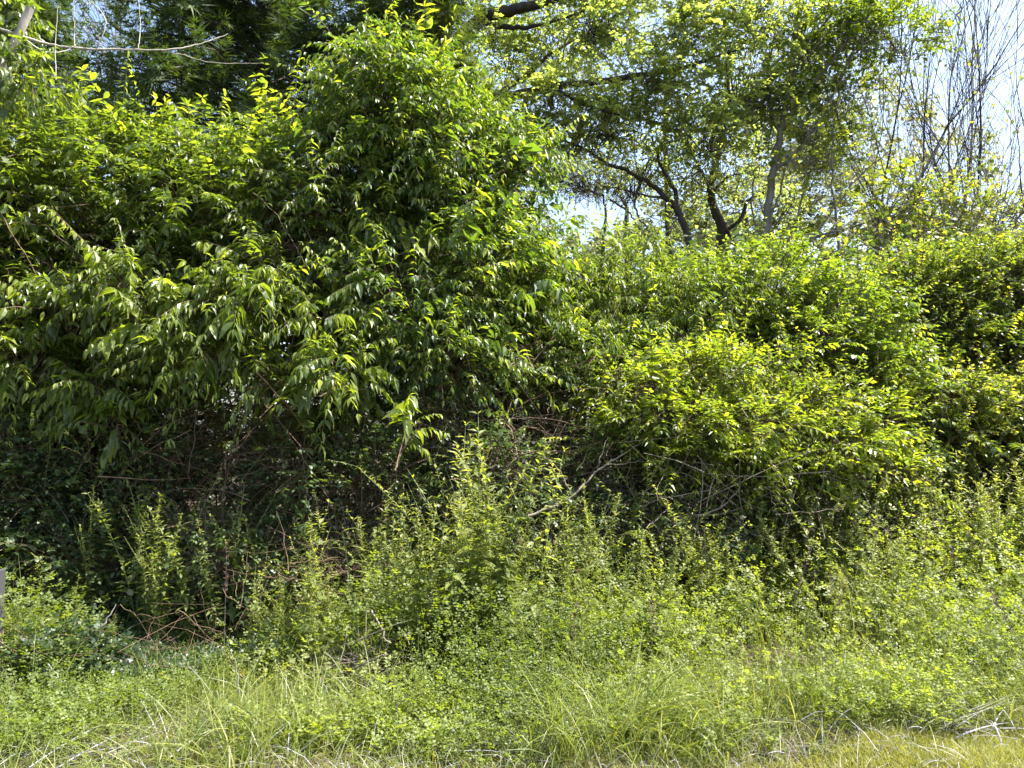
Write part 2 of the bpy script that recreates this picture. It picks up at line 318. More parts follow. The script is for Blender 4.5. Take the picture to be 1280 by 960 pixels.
# ------------------------------------------------------------------ ground
def build_ground():
    xs = np.concatenate([[-900, -300, -80, -30, -12], np.linspace(-8, 8, 81), [12, 30, 80, 300, 900]])
    ys = np.concatenate([[-300, -60, -12], np.linspace(-3, 16, 96), [24, 40, 90, 300, 1500]])
    X, Y = np.meshgrid(xs, ys); Z = ground(X, Y) * (np.abs(X) < 20) * (Y < 25)
    v = np.stack([X, Y, Z], -1).reshape(-1, 3); nx, ny = len(xs), len(ys)
    i = (np.arange(ny - 1)[:, None] * nx + np.arange(nx - 1)[None]).ravel(); F = np.stack([i, i + 1, i + nx + 1, i + nx], -1)
    m, nt = new_mat('soil'); L = nt.links.new
    tc = nt.nodes.new('ShaderNodeTexCoord')
    n1 = nt.nodes.new('ShaderNodeTexNoise'); n1.inputs['Scale'].default_value = 3; n1.inputs['Detail'].default_value = 8; L(tc.outputs['Object'], n1.inputs['Vector'])
    n2 = nt.nodes.new('ShaderNodeTexNoise'); n2.inputs['Scale'].default_value = 60; n2.inputs['Detail'].default_value = 5; L(tc.outputs['Object'], n2.inputs['Vector'])
    r1 = ramp(nt, [(.3, (.035, .026, .016)), (.5, (.075, .056, .034)), (.7, (.10, .10, .04))]); L(n1.outputs[0], r1.inputs[0])
    r2 = ramp(nt, [(.3, (.5, .5, .5)), (.7, (1.5, 1.4, 1.2))]); L(n2.outputs[0], r2.inputs[0])
    mu = nt.nodes.new('ShaderNodeVectorMath'); mu.operation = 'MULTIPLY'; L(r1.outputs[0], mu.inputs[0]); L(r2.outputs[0], mu.inputs[1])
    b = nt.nodes.new('ShaderNodeBsdfPrincipled'); b.inputs['Roughness'].default_value = .95; L(mu.outputs[0], b.inputs['Base Color'])
    bp = nt.nodes.new('ShaderNodeBump'); bp.inputs['Distance'].default_value = .03; L(n2.outputs[0], bp.inputs['Height']); L(bp.outputs[0], b.inputs['Normal'])
    o = nt.nodes.new('ShaderNodeOutputMaterial'); L(b.outputs[0], o.inputs[0])
    mb = MB(); mb.add(v, [F], .5); tag(emit('ground', mb, m, None, 'structure', True), 'brown soil and leaf litter under the thicket and the verge', 'ground')
build_ground()

# ------------------------------------------------------------------ the thicket
shrub('leafy_shrub', 'big broad-leaved shrub filling the left edge, yellowish shoots against the dark cedar', 'shrub',
      [(30, 300, 7.0, 1.0, 1.0, .95), (150, 300, 7.2, .95, .9, .9), (270, 280, 7.3, .85, .9, .75), (350, 270, 7.4, .6, .8, .75), (60, 450, 6.9, 1.0, .9, .7), (70, 540, 6.6, .6, .4, .3), (200, 520, 6.7, .4, .3, .22), (390, 520, 6.7, .35, .3, .22), (-90, 330, 7.1, 1.2, 1, 1.3), (-60, 560, 6.9, 1.0, .8, 1.0), (20, 190, 7.1, .5, .6, .4), (200, 205, 7.3, .4, .6, .3)],
      70, .105, 'broad', gap=.5, tint=(.5, .22), young=.1, stems=9, seed=1., whips=.06, wid=.9,
      extra=[(60, 150, 40, 60, 6.9), (150, 170, 160, 62, 7.0), (200, 190, 195, 120, 7.0), (275, 180, 282, 118, 7.1), (110, 180, 100, 105, 6.9), (240, 190, 235, 130, 7.1), (365, 170, 372, 75, 7.1), (340, 190, 330, 120, 7.1), (20, 120, 8, 50, 6.8), (300, 190, 320, 135, 7.2)])
shrub('leafy_shrub', 'pale drooping leafy shrub bulging out at the left above the brown tangle', 'shrub',
      [(170, 350, 6.2, .3, .35, .13), (215, 400, 6.1, .3, .3, .12), (300, 375, 6.1, .3, .35, .14), (250, 440, 6.1, .3, .3, .12), (40, 450, 6.2, .24, .3, .14), (90, 390, 6.3, .25, .3, .1), (395, 400, 6.2, .14, .2, .12), (425, 460, 6.0, .2, .25, .12), (500, 540, 5.9, .08, .1, .05), (330, 335, 6.3, .22, .25, .1), (120, 480, 6.2, .2, .25, .12), (35, 350, 6.4, .25, .3, .08), (150, 530, 6.1, .16, .2, .08), (330, 470, 6.1, .14, .2, .08)],
      105, .115, 'broad', gap=.15, tint=(.62, .2), young=.08, hang=.85, stems=5, seed=2., upw=.3, L=.36, nodes=8, inner=.08, stem_r=.016, back=.9, wid=.78)
shrub('tall_shrub', 'tallest glossy shrub, rising to the top edge left of centre', 'shrub',
      [(475, 130, 7.2, .45, .6, .7), (520, 170, 7.3, .55, .8, .75), (590, 220, 7.4, .5, .8, .6), (420, 250, 7.2, .6, .8, .7), (600, 340, 7.3, .65, .7, .75), (500, 370, 6.8, .7, .7, .5), (650, 250, 7.5, .3, .5, .5), (560, 440, 6.7, .5, .5, .3), (400, 380, 7.0, .5, .5, .5), (455, 460, 6.7, .4, .4, .25), (670, 310, 7.5, .3, .4, .35), (660, 190, 7.6, .22, .35, .2)],
      88, .10, 'deep', gap=.5, tint=(.66, .24), young=.08, stems=9, seed=3., L=.36, whips=.07, wid=.85, hang=.75,
      extra=[(440, 130, 432, 38, 7.1), (465, 110, 462, 20, 7.1), (520, 110, 530, 52, 7.2), (550, 120, 556, 35, 7.2), (400, 190, 402, 115, 7.0), (575, 150, 578, 110, 7.3), (610, 170, 612, 128, 7.3), (655, 190, 662, 140, 7.4), (485, 250, 484, 228, 6.6)])
shrub('leafy_shrub', 'bright green narrow-leaved shrub in the middle, below the white gap of sky', 'shrub',
      [(690, 385, 8.3, .7, .8, .5), (790, 380, 8.3, .7, .8, .55), (870, 390, 8.2, .6, .8, .55), (720, 450, 7.7, .8, .7, .35), (620, 400, 7.6, .6, .6, .45), (820, 450, 7.7, .6, .6, .35), (640, 470, 7.4, .5, .5, .25)],
      105, .095, 'lime', gap=.38, tint=(.55, .22), young=.07, stems=8, seed=4., L=.34, wid=.62, hang=.9, whips=.05,
      extra=[(755, 330, 758, 238, 7.9), (735, 330, 722, 290, 8.), (820, 335, 818, 300, 8.)])
shrub('leafy_shrub', 'low yellow-green shrub with horizontal feathery layers right of centre', 'shrub',
      [(800, 485, 6.8, .35, .5, .09), (870, 462, 6.9, .5, .5, .09), (945, 462, 6.9, .45, .5, .09), (1000, 500, 6.9, .5, .5, .1), (850, 520, 6.6, .55, .5, .11), (930, 530, 6.5, .5, .5, .11), (1020, 555, 6.8, .5, .5, .12), (1085, 530, 7.1, .35, .4, .12), (1100, 590, 6.9, .3, .4, .12), (870, 570, 6.6, .5, .5, .14), (960, 590, 6.7, .5, .5, .14), (780, 545, 6.8, .35, .4, .12), (940, 560, 7.1, .9, .4, .35)],
      125, .07, 'lime', 'mid', gap=.3, tint=(.72, .25), young=.12, stems=8, seed=5., L=.3, nodes=8, droop=.25, hang=.3, upw=.2, wid=.75, inner=.15)
shrub('leafy_shrub', 'dense mid-green shrub between the low yellow mound and the far right hedge', 'shrub',
      [(950, 375, 8.4, .7, .8, .45), (1040, 400, 8.2, .65, .8, .45), (1000, 440, 7.9, .6, .7, .35), (1080, 470, 7.9, .6, .7, .35), (1110, 530, 7.7, .45, .6, .35)],
      120, .07, 'lime', 'mid', gap=.4, tint=(.52, .25), young=.08, stems=6, seed=6., L=.32, nodes=8, wid=.85, whips=.05)
shrub('leafy_shrub', 'olive small-leaved shrub in the right corner, its crest under the bare saplings', 'shrub',
      [(1130, 375, 9.0, .8, .9, .45), (1230, 360, 9.0, .8, .9, .45), (1330, 380, 9., .9, .9, .8), (1190, 425, 8.6, .7, .7, .25), (1260, 440, 8.6, .7, .7, .3), (1140, 470, 8.4, .6, .7, .25)],
      125, .062, 'olive', 'mid', gap=.4, tint=(.55, .25), young=.1, stems=7, seed=7., L=.32, nodes=9, droop=.3, whips=.05)
shrub('leafy_shrub', 'yellow-tinged small-leaved mound hanging over the dark hollow at the right edge', 'shrub',
      [(1170, 495, 7.8, .5, .6, .12), (1240, 510, 7.7, .5, .6, .14), (1190, 545, 7.6, .5, .5, .14), (1275, 560, 7.6, .5, .6, .2), (1330, 520, 7.7, .6, .6, .5), (1130, 600, 7.0, .16, .3, .2)],
      140, .058, 'olive', 'mid', gap=.2, tint=(.66, .24), young=.16, stems=6, seed=8., L=.3, nodes=9, droop=.3, upw=.25)
# shaded lower layer
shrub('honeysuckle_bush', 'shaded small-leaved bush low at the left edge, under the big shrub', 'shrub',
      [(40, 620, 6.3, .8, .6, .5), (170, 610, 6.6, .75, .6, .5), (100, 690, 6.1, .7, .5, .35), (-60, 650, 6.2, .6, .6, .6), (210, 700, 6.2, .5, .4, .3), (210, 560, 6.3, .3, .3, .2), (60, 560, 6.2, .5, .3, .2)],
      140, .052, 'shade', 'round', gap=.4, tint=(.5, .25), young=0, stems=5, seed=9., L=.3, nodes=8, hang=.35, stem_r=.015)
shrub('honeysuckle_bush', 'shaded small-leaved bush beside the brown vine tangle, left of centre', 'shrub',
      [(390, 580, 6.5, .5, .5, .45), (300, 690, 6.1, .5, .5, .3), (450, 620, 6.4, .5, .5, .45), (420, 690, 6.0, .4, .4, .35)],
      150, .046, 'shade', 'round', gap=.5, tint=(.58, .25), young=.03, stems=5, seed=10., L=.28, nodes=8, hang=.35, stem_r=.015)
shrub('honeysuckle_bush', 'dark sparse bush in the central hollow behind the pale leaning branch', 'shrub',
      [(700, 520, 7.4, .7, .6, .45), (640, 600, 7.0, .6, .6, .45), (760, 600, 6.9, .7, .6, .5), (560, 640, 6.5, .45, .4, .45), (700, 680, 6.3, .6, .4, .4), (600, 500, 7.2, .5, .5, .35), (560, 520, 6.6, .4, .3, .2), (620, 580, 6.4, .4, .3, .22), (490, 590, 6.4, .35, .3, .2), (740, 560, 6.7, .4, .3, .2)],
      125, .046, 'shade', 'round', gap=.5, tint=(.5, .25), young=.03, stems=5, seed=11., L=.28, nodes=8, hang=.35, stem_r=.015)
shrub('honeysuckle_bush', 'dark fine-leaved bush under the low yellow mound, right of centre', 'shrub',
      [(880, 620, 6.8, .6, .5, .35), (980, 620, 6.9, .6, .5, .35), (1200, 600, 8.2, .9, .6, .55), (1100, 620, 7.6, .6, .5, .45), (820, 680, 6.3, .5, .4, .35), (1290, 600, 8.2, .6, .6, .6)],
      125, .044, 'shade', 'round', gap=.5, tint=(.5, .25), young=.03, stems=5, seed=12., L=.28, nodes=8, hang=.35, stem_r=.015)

# ------------------------------------------------------------------ brown vine tangles and dead branches
def tangle(label, spots, n, length=.6, mat='vine', rad=.0035, name='vine_tangle', hang=.3, cat='vines'):
    c0 = P(*spots[0][:3]); root = thing(name, (c0[0], c0[1], float(ground(c0[0], c0[1]))), label, cat)
    mb = MB()
    for (px, py, Y, rx, ry, rz) in spots:
        c = P(px, py, Y); a = c + R.normal(0, .8, (n, 3)) * np.array([rx, ry, rz]); d = nrm(R.normal(0, 1, (n, 3)) * np.array([1.2, .6, .7]))
        K = 9; t = np.linspace(-.5, .5, K); l = U(.3, 1.9, n) ** 1.2 * length
        b = nrm(np.cross(d, R.normal(0, 1, (n, 3))))
        path = a[:, None] + d[:, None] * (t * 1.)[None, :, None] * l[:, None, None] + b[:, None] * ((t ** 2)[None, :, None] * U(-.45, .45, (n, 1, 1))) * l[:, None, None]
        path[..., 2] -= hang * (t[None] + .5) ** 2 * l[:, None]
        path += R.normal(0, .008, path.shape); path[..., 2] = np.maximum(path[..., 2], .03)
        rv = rad * np.exp(R.normal(0, .45, n)); q = rv > rad * 1.1; tubes(mb, path[q], rv[q], rv[q] * .5, 3, .5); ribbons(mb, path[~q][:, ::2], rv[~q], rv[~q] * .4)
    emit('stems', mb, G[mat], root, 'stuff', True); return root
tangle('brown tangle of dead vine stems in the dark gap left of centre', [(300, 560, 6.5, .5, .35, .45), (330, 500, 6.6, .45, .3, .35), (260, 600, 6.4, .4, .3, .35), (370, 360, 7.0, .2, .2, .5)], 120)
tangle('brown vine stems in the upper left shrub between the leaf clumps', [(110, 370, 6.5, .6, .25, .14), (40, 300, 6.7, .4, .3, .16), (350, 330, 6.8, .2, .25, .4), (430, 480, 6.7, .25, .3, .2)], 110, .5)
tangle('dark brown stem tangle across the central hollow', [(560, 530, 6.9, .7, .35, .2), (680, 530, 7.0, .6, .35, .2), (600, 600, 6.8, .6, .35, .35), (780, 620, 6.8, .6, .3, .3), (600, 440, 7.1, .5, .3, .1)], 90)
tangle('grey dead twigs around the fallen branches right of centre', [(900, 620, 6.4, .6, .3, .18), (820, 600, 6.4, .4, .3, .22), (1000, 620, 6.6, .5, .3, .15)], 70, .5, 'deadtwig', .003, 'dead_twigs', 0, 'twigs')
tangle('dry brown twigs over the green weeds at the lower left', [(190, 800, 4.9, .35, .2, .07), (300, 770, 5.1, .4, .2, .12), (380, 720, 5.3, .3, .2, .12), (30, 820, 4.8, .2, .2, .1)], 42, .4, 'vine', .0016, 'dead_twigs', 0, 'twigs')
tangle('bundle of pale dry stems arching in the weeds, lower centre left', [(465, 830, 4.6, .14, .12, .16), (440, 845, 4.6, .1, .1, .1)], 70, .38, 'deadtwig', .002, 'dried_weed', .25, 'weed')
def limbset(name, label, cat, base_loc, parts, mat, group=None):
    root = thing(name, base_loc, label, cat, group)
    for nm, pts, r0, r1 in parts: tube_obj(nm, root, curve(pts, max(8, len(pts) * 5), .004), r0, r1, G[mat], 7)
    return root
def pp(*l): return [P(*q) for q in l]
limbset('dead_branch', 'pale forked dead branch leaning up to the right in the central hollow', 'branch', P(665, 645, 6.0),
        [('branch', pp((660, 645, 5.9), (712, 622, 6.0), (745, 590, 6.1), (775, 570, 6.2), (815, 545, 6.4)), 0.0112, 0.0048), ('side_branch', pp((745, 590, 6.1), (752, 568, 6.1), (760, 545, 6.2)), 0.0050, 0.0018), ('side_branch', pp((755, 582, 6.1), (790, 578, 6.2), (812, 572, 6.3)), 0.0050, 0.0018), ('side_branch', pp((715, 620, 6.), (700, 590, 6.1), (680, 570, 6.2)), 0.0043, 0.0018)], 'deadtwig')
limbset('dead_branch', 'long bare branch lying across the dark gap left of centre', 'branch', P(440, 580, 6.4),
        [('branch', pp((425, 590, 6.3), (470, 570, 6.4), (540, 560, 6.5), (640, 562, 6.5), (700, 580, 6.5)), 0.0099, 0.0036), ('side_branch', pp((540, 560, 6.5), (590, 530, 6.6), (650, 520, 6.7)), 0.0062, 0.0024)], 'deadtwig')
limbset('dead_branch', 'grey dead branches rising in a fan under the low yellow shrub', 'branch', P(860, 645, 6.2),
        [('branch', pp((850, 650, 6.1), (900, 635, 6.2), (930, 600, 6.3), (945, 560, 6.5)), 0.0099, 0.0036), ('side_branch', pp((860, 645, 6.1), (910, 640, 6.2), (975, 610, 6.3)), 0.0062, 0.0024), ('side_branch', pp((845, 655, 6.1), (800, 655, 6.2), (770, 648, 6.3)), 0.0074, 0.0030), ('side_branch', pp((900, 635, 6.2), (915, 600, 6.3), (905, 570, 6.4)), 0.0043, 0.0018)], 'deadtwig')
limbset('dead_stick', 'straight pale dry stalk tilted in the shade at the lower left', 'stick', P(112, 815, 5.0),
        [('stalk', pp((110, 815, 5.0), (128, 785, 5.0), (145, 755, 5.05)), .009, .003)], 'straw')
limbset('dead_stick', 'thin curved pale stem looping over the weeds at the lower left', 'stick', P(95, 885, 4.5),
        [('stalk', pp((40, 870, 4.5), (55, 858, 4.5), (90, 865, 4.5), (125, 885, 4.45)), .005, .003), ('side_stalk', pp((60, 830, 4.5), (85, 860, 4.5), (115, 882, 4.5)), .005, .003)], 'straw')
limbset('dead_stick', 'upright bleached stalk standing in the weeds left of centre', 'stick', P(300, 880, 4.3),
        [('stalk', pp((301, 885, 4.3), (297, 850, 4.3), (293, 822, 4.3)), .006, .003)], 'straw')

# ------------------------------------------------------------------ weeds
def inw(x, y): return y > 4.3
def stalk_leaves(n, h, ll, lean, tint, per=3, top=.25, start=.06, up=.45):
    """one upright stalk in local space: spiral leaves"""
    t = np.linspace(start, 1, n); k = np.arange(n * per); tt = np.clip(np.repeat(t, per) + R.normal(0, .012, n * per), .02, 1)
    ax = np.array([lean[0], lean[1], 1.]); bend = np.stack([lean[0] * tt ** 2, lean[1] * tt ** 2, tt], -1) * h
    an = k * 2.4 + R.normal(0, .6, len(k)); d = np.stack([np.cos(an), np.sin(an), up + .5 * tt ** 3 + R.normal(0, .4, len(k))], -1)
    s = ll * (np.minimum(1, .5 + 1.8 * tt) * (1 - tt) + top * tt) * U(.5, 1.3, len(k))
    return bend, nrm(d), np.array([0, 0, 1.]) + R.normal(0, .2, (len(k), 3)), s, np.clip(tint + .35 * tt ** 2 + R.normal(0, .12, len(k)), 0, 1)
def weed_proto(h, ll, tint, n=34, per=3, kind='lance', wid=1.4, mat='weed', branches=0, up=.45):
    mb = MB(); st = MB(); lean = R.normal(0, .2, 2)
    L0 = stalk_leaves(n, h, ll, lean, tint, per, up=up); put(mb, kind, *L0, wid=wid)
    t = np.linspace(0, 1, 7); path = np.stack([lean[0] * t ** 2, lean[1] * t ** 2, t], -1) * h; tubes(st, path, .0045, .0015, 4)
    for b in range(branches):
        tb = U(.45, .85); an = U(0, 6.28); o = np.array([lean[0] * tb ** 2, lean[1] * tb ** 2, tb]) * h
        d = np.array([math.cos(an) * .6, math.sin(an) * .6, 1]); hb = h * (1 - tb) * U(.6, 1.)
        p, dd, nn, s, ti = stalk_leaves(10, hb, ll * .5, (0, 0), tint + .1, 2); q = o + d / np.linalg.norm(d) * p[:, 2:3]
        put(mb, kind, q, dd, nn, s, ti, wid=wid); tubes(st, np.array([o, o + d * hb * .5, o + d * hb * .95]), .002, .001, 3)
    return st.mesh('stem', G['green'], True), mb.mesh('foliage', G[mat])
PROTO = {
    'goldenrod': [weed_proto(1., U(.10, .13), U(.25, .6), 46, 5, wid=1.5, branches=1 + i % 4, up=.35) for i in range(8)],
    'broadweed': [weed_proto(1., .14, U(.25, .55), 16, 3, 'mid', 1., 'weed', 3, .2) for i in range(7)],
    'tip': [weed_proto(1., .085, .5, 50, 5, 'lance', 1.5, 'weed', 2, .5) for i in range(7)],
}
def weed(kind, x, y, h, name, label, cat, group=None, i=None, rz=None):
    ps = PROTO[kind]; st, fo = ps[(R.integers(len(ps))) if i is None else i % len(ps)]
    t = thing(name, (x, y, float(ground(x, y))), label, cat, group); t.rotation_euler = (R.normal(0, .07), R.normal(0, .07), U(0, 6.28) if rz is None else rz); t.scale = (h, h, h)
    for nm, me in (('stem', st), ('foliage', fo)):
        o = bpy.data.objects.new(nm, me); C.objects.link(o); o.parent = t
        if nm == 'foliage': o['kind'] = 'stuff'
    return t
def tipweed(px, py, Y, label, kind='goldenrod', group=None, name='goldenrod_plant', cat='weed'):
    p = P(px, py, Y); return weed(kind, p[0], p[1], p[2] - float(ground(p[0], p[1])), name, label, cat, group)
tipweed(275, 645, 5.5, 'goldenrod stalk lit against the dark hollow, leftmost of the tall ones', 'goldenrod')
tipweed(595, 545, 5.9, 'tallest goldenrod stalk, rising alone in the central hollow')
tipweed(570, 632, 5.4, 'thick yellow-topped goldenrod just below and left of the tallest stalk', 'goldenrod')
tipweed(482, 665, 5.5, 'goldenrod left of the thick yellow-topped stalk, before the dark bushes')
tipweed(640, 655, 5.5, 'goldenrod spike right of the thick yellow-topped stalk', 'tip')
tipweed(612, 662, 5.4, 'slim goldenrod spike between two taller stalks at centre', 'tip')
tipweed(530, 690, 5.2, 'slender goldenrod leaning left in front of the central weeds', 'tip')
tipweed(660, 690, 5.3, 'short goldenrod spike right of the central pair', 'tip')
tipweed(825, 690, 5.5, 'goldenrod at the edge of the shade right of centre', 'goldenrod')
tipweed(940, 625, 6.3, 'tallest goldenrod of the sunny patch, beside the dead branches')
tipweed(1190, 650, 6.6, 'tall greyish weed at the front of the dark hollow on the right')
tipweed(310, 700, 5.2, 'small goldenrod beside the dead twigs at the lower left', 'tip')
# the individual long-leaved weed
p0 = P(447, 790, 4.75); root = thing('milkweed_plant', (p0[0], p0[1], 0), 'weed with long arching pale leaves in ranks, left of the slender leaning goldenrod', 'weed')
top = P(428, 664, 4.75); base = np.array([p0[0], p0[1], float(ground(p0[0], p0[1]))]); stp = curve([base, p0, P(437, 722, 4.75), top], 12); tube_obj('stem', root, stp, .006, .003, G['green'], 6)
for k in range(22):
    t = .38 + .62 * k / 21; q = stp[int(t * 11)] + (stp[min(11, int(t * 11) + 1)] - stp[int(t * 11)]) * (t * 11 % 1); s = .16 * (1 - .45 * abs(t - .6)); sg = 1 if k % 2 else -1
    d = np.array([sg * .9, U(-.5, .2), U(.15, .5)]); x, y, z = frames(d[None], np.array([[0, .1, 1.]])); M = np.eye(4)
    for c_, a_ in enumerate((x, y, z)): M[:3, c_] = a_[0] * s
    M[:3, 3] = q - np.array(root.location); o = bpy.data.objects.new('leaf', leaf_mesh('lance', 'weed', U(.5, .85), 1.5)); C.objects.link(o); o.parent = root; o.matrix_basis = Matrix(M.tolist())

def weed_height(x, y):       # height of the herb layer: high in the sunny patch, a few mounds on the left
    right = 1 / (1 + np.exp(-(x - 1.0) * 2.4)); f = np.clip((y - 3.9) / 2.6, 0, 1); q = np.stack([x, y, x * 0], -1)
    mound = np.clip(1 + .5 * noise(q, 2.3, 4.) + .42 * noise(q, 5.5, 1.), .4, 1.6)
    g = lambda a, b, s, h: h * np.exp(-((x - a) ** 2 + (y - b) ** 2) / (2 * s * s))
    left = .12 + .34 * f - g(-2.3, 5.2, .5, .42) + g(-3.2, 5.0, .42, .36) + g(-1.25, 5.1, .35, .42) + g(-.35, 5.2, .4, .5) + g(.35, 5.0, .35, .35)
    return ((.24 + f * 1.0) * right + np.maximum(left + .08, .04) * (1 - right)) * mound
N = 0
for _ in range(4000):          # sunny goldenrod field on the right
    x, y = U(-.6, 6.4), U(4.9, 7.6)
    if U(0, 1) > (1 / (1 + math.exp(-(x - .9 - .1 * (y - 5)) * 2.4))): continue
    h = float(weed_height(np.array(x), np.array(y))) * U(.8, 1.12)
    if h < .35: continue
    k = 'goldenrod' if U(0, 1) < .7 else ('tip' if U(0, 1) < .5 else 'broadweed')
    zone = 'in the front row of the sunny patch on the right' if y < 5.6 else ('at the back of the sunny patch, by the dark hollow' if x > 3.2 else ('at the back of the sunny patch, under the low yellow shrub' if y > 6.5 else ('in the middle of the sunny patch' if x > 1.6 else 'at the shaded left end of the sunny patch')))
    size = 'tall' if h > 1.1 else ('short' if h < .7 else 'medium')
    lab = f'{size} leafy goldenrod {zone}' if k != 'broadweed' else f'{size} broad-leaved weed {zone}'
    weed(k, x, y, h, 'goldenrod_plant' if k != 'broadweed' else 'leafy_weed', lab, 'weed', 'weeds crowded in the sunny patch on the right' if k != 'broadweed' else 'broad-leaved weeds in the sunny patch on the right'); N += 1
    if N >= 285: break
N = 0
for _ in range(2000):          # scattered in the left and centre
    x, y = max(-4.2, R.normal(-.6, 1.5)), U(4.7, 6.1)
    if x > 1.0: continue
    h = float(weed_height(np.array(x), np.array(y))) * U(.9, 1.6)
    k = ['goldenrod', 'broadweed', 'broadweed', 'tip'][R.integers(4)]
    lab = ('narrow-leaved' if k != 'broadweed' else 'broad-leaved') + (' tall' if h > .8 else ' low') + ' weed ' + ('at the far left below the shaded bush' if x < -2.4 else ('below the brown vine tangle' if x < -1.0 else 'below the central hollow')) + (', in front' if y < 5.4 else ', in the shade behind')
    weed(k, x, y, h, 'leafy_weed', lab, 'weed', 'weeds in the half-shaded undergrowth'); N += 1
    if N >= 120: break
N = 0
for _ in range(125):           # tall shaded weeds climbing in front of the hollow
    x, y = U(-3.5, 1.6), U(5.4, 6.3); h = U(.65, 1.2)
    k = ['goldenrod', 'broadweed', 'tip'][R.integers(3)]
    lab = ('tall ' if h > .95 else 'medium ') + ('narrow-leaved' if k != 'broadweed' else 'broad-leaved') + ' shaded weed against the ' + ('central hollow' if x > -.3 else ('dark bushes left of centre' if x > -1.8 else 'dark hollow at the lower left')) + (', front row' if y < 5.95 else ', back row')
    weed(k, x, y, h, 'leafy_weed', lab, 'weed', 'tall shaded weeds before the dark bushes')

def clover(label, x0, x1, y0, y1, n, tint, matk='clover', hs=1., cond=None, name='ground_cover', leaflet=.020):
    """low sprawling plants with pinnate or trifoliate leaves"""
    x, y = U(x0, x1, n), U(y0, y1, n)
    k = noise(np.stack([x, y, x * 0], -1), 2.6, 7. + tint * 9) > U(-.45, .35, n)
    if cond is not None: k &= cond(x, y)
    x, y = x[k], y[k]; n = len(x); h = weed_height(x, y) * U(.55, 1.15, n) * hs; z0 = ground(x, y)
    base = np.stack([x, y, z0], -1); d = nrm(np.stack([R.normal(0, .45, n), R.normal(-.15, .45, n), np.ones(n)], -1)); K = 7; t = np.linspace(.2, 1, K)
    node = base[:, None] + d[:, None] * (h[:, None] * t)[..., None] + R.normal(0, .02, (n, K, 3)); node[..., 2] -= .15 * (h[:, None] * t ** 2)
    an = np.arange(K)[None] * 2.4 + U(0, 6.28, (n, 1)); rd = np.stack([np.cos(an), np.sin(an), .45 + .4 * t[None] + 0 * an], -1); rd = nrm(rd + R.normal(0, .2, rd.shape))
    rl = U(.05, .09, (n, K)); sd = nrm(np.cross(rd, np.array([0, 0, 1.]))); up = np.cross(sd, rd)
    ps, ds, ns, ss, ts = [], [], [], [], []; pq = np.stack([x, y, x * 0], -1); tt0 = R.normal(tint, .05, (n, 1)) + .26 * noise(pq, 1.9, 5. + tint)[:, None]; big = np.exp(.38 * noise(pq, 2.7, 3. + tint))[:, None]
    for f, s in ((.45, -1), (.45, 1), (.72, -1), (.72, 1), (1, 0)):
        q = node + rd * (rl * f)[..., None]; dd = nrm(sd * s * .9 + rd * (.45 if s else 1) + R.normal(0, .15, rd.shape))
        ps.append(q); ds.append(dd); ns.append(up + R.normal(0, .3, up.shape)); ss.append(leaflet * big * U(.75, 1.3, (n, K))); ts.append(np.clip(tt0 + .15 * t[None] + R.normal(0, .07, (n, K)), 0, .84))
    cat_ = lambda l, c: np.concatenate([a.reshape(-1, 3) if c else a.ravel() for a in l])
    mb = MB(); put(mb, 'small', cat_(ps, 1), cat_(ds, 1), cat_(ns, 1), cat_(ss, 0), cat_(ts, 0), wid=1.2)
    root = tag(emit(name, mb, G[matk]), label, 'ground cover', kind='stuff')
    return root
front = lambda x, y: (((x + 2.25) / .75) ** 2 + ((y - 5.5) / .8) ** 2 > 1) & (((x - 1.62) / .16) ** 2 + ((y - 4.15) / .22) ** 2 > 1) & (y > 3.75 + .2 * np.clip(x, 0, 9) + .1 * np.sin(x * 5))
clover('bluish green clover-like plants sprawling over the lower left and centre', -4.2, 1.1, 4.0, 5.7, 4200, .35, hs=1.05, cond=front)
clover('bright green clover-like plants in the sun at the lower right', .3, 5.2, 3.9, 6.6, 4600, .55, hs=.95, cond=front)
clover('bright low clover-like plants spilling forward to the mown edge', -4.2, 3.4, 3.7, 4.7, 3000, .38, hs=1.0, cond=lambda x, y: y > 3.62 + .215 * np.clip(x, -.3, 9) + .08 * np.sin(x * 5) + .05 * np.sin(x * 13))
clover('fine-leaved olive weeds mixed through the undergrowth', -4.1, 5.2, 4.2, 6.8, 3000, .45, 'weed', 1.0, front, 'undergrowth', .026)
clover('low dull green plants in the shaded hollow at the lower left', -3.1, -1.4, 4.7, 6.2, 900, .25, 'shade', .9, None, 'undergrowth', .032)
clover('dense green undergrowth along the shaded foot of the thicket', -4.8, 6.4, 5.6, 8.0, 1700, .25, 'shade', .75, None, 'undergrowth', .03)

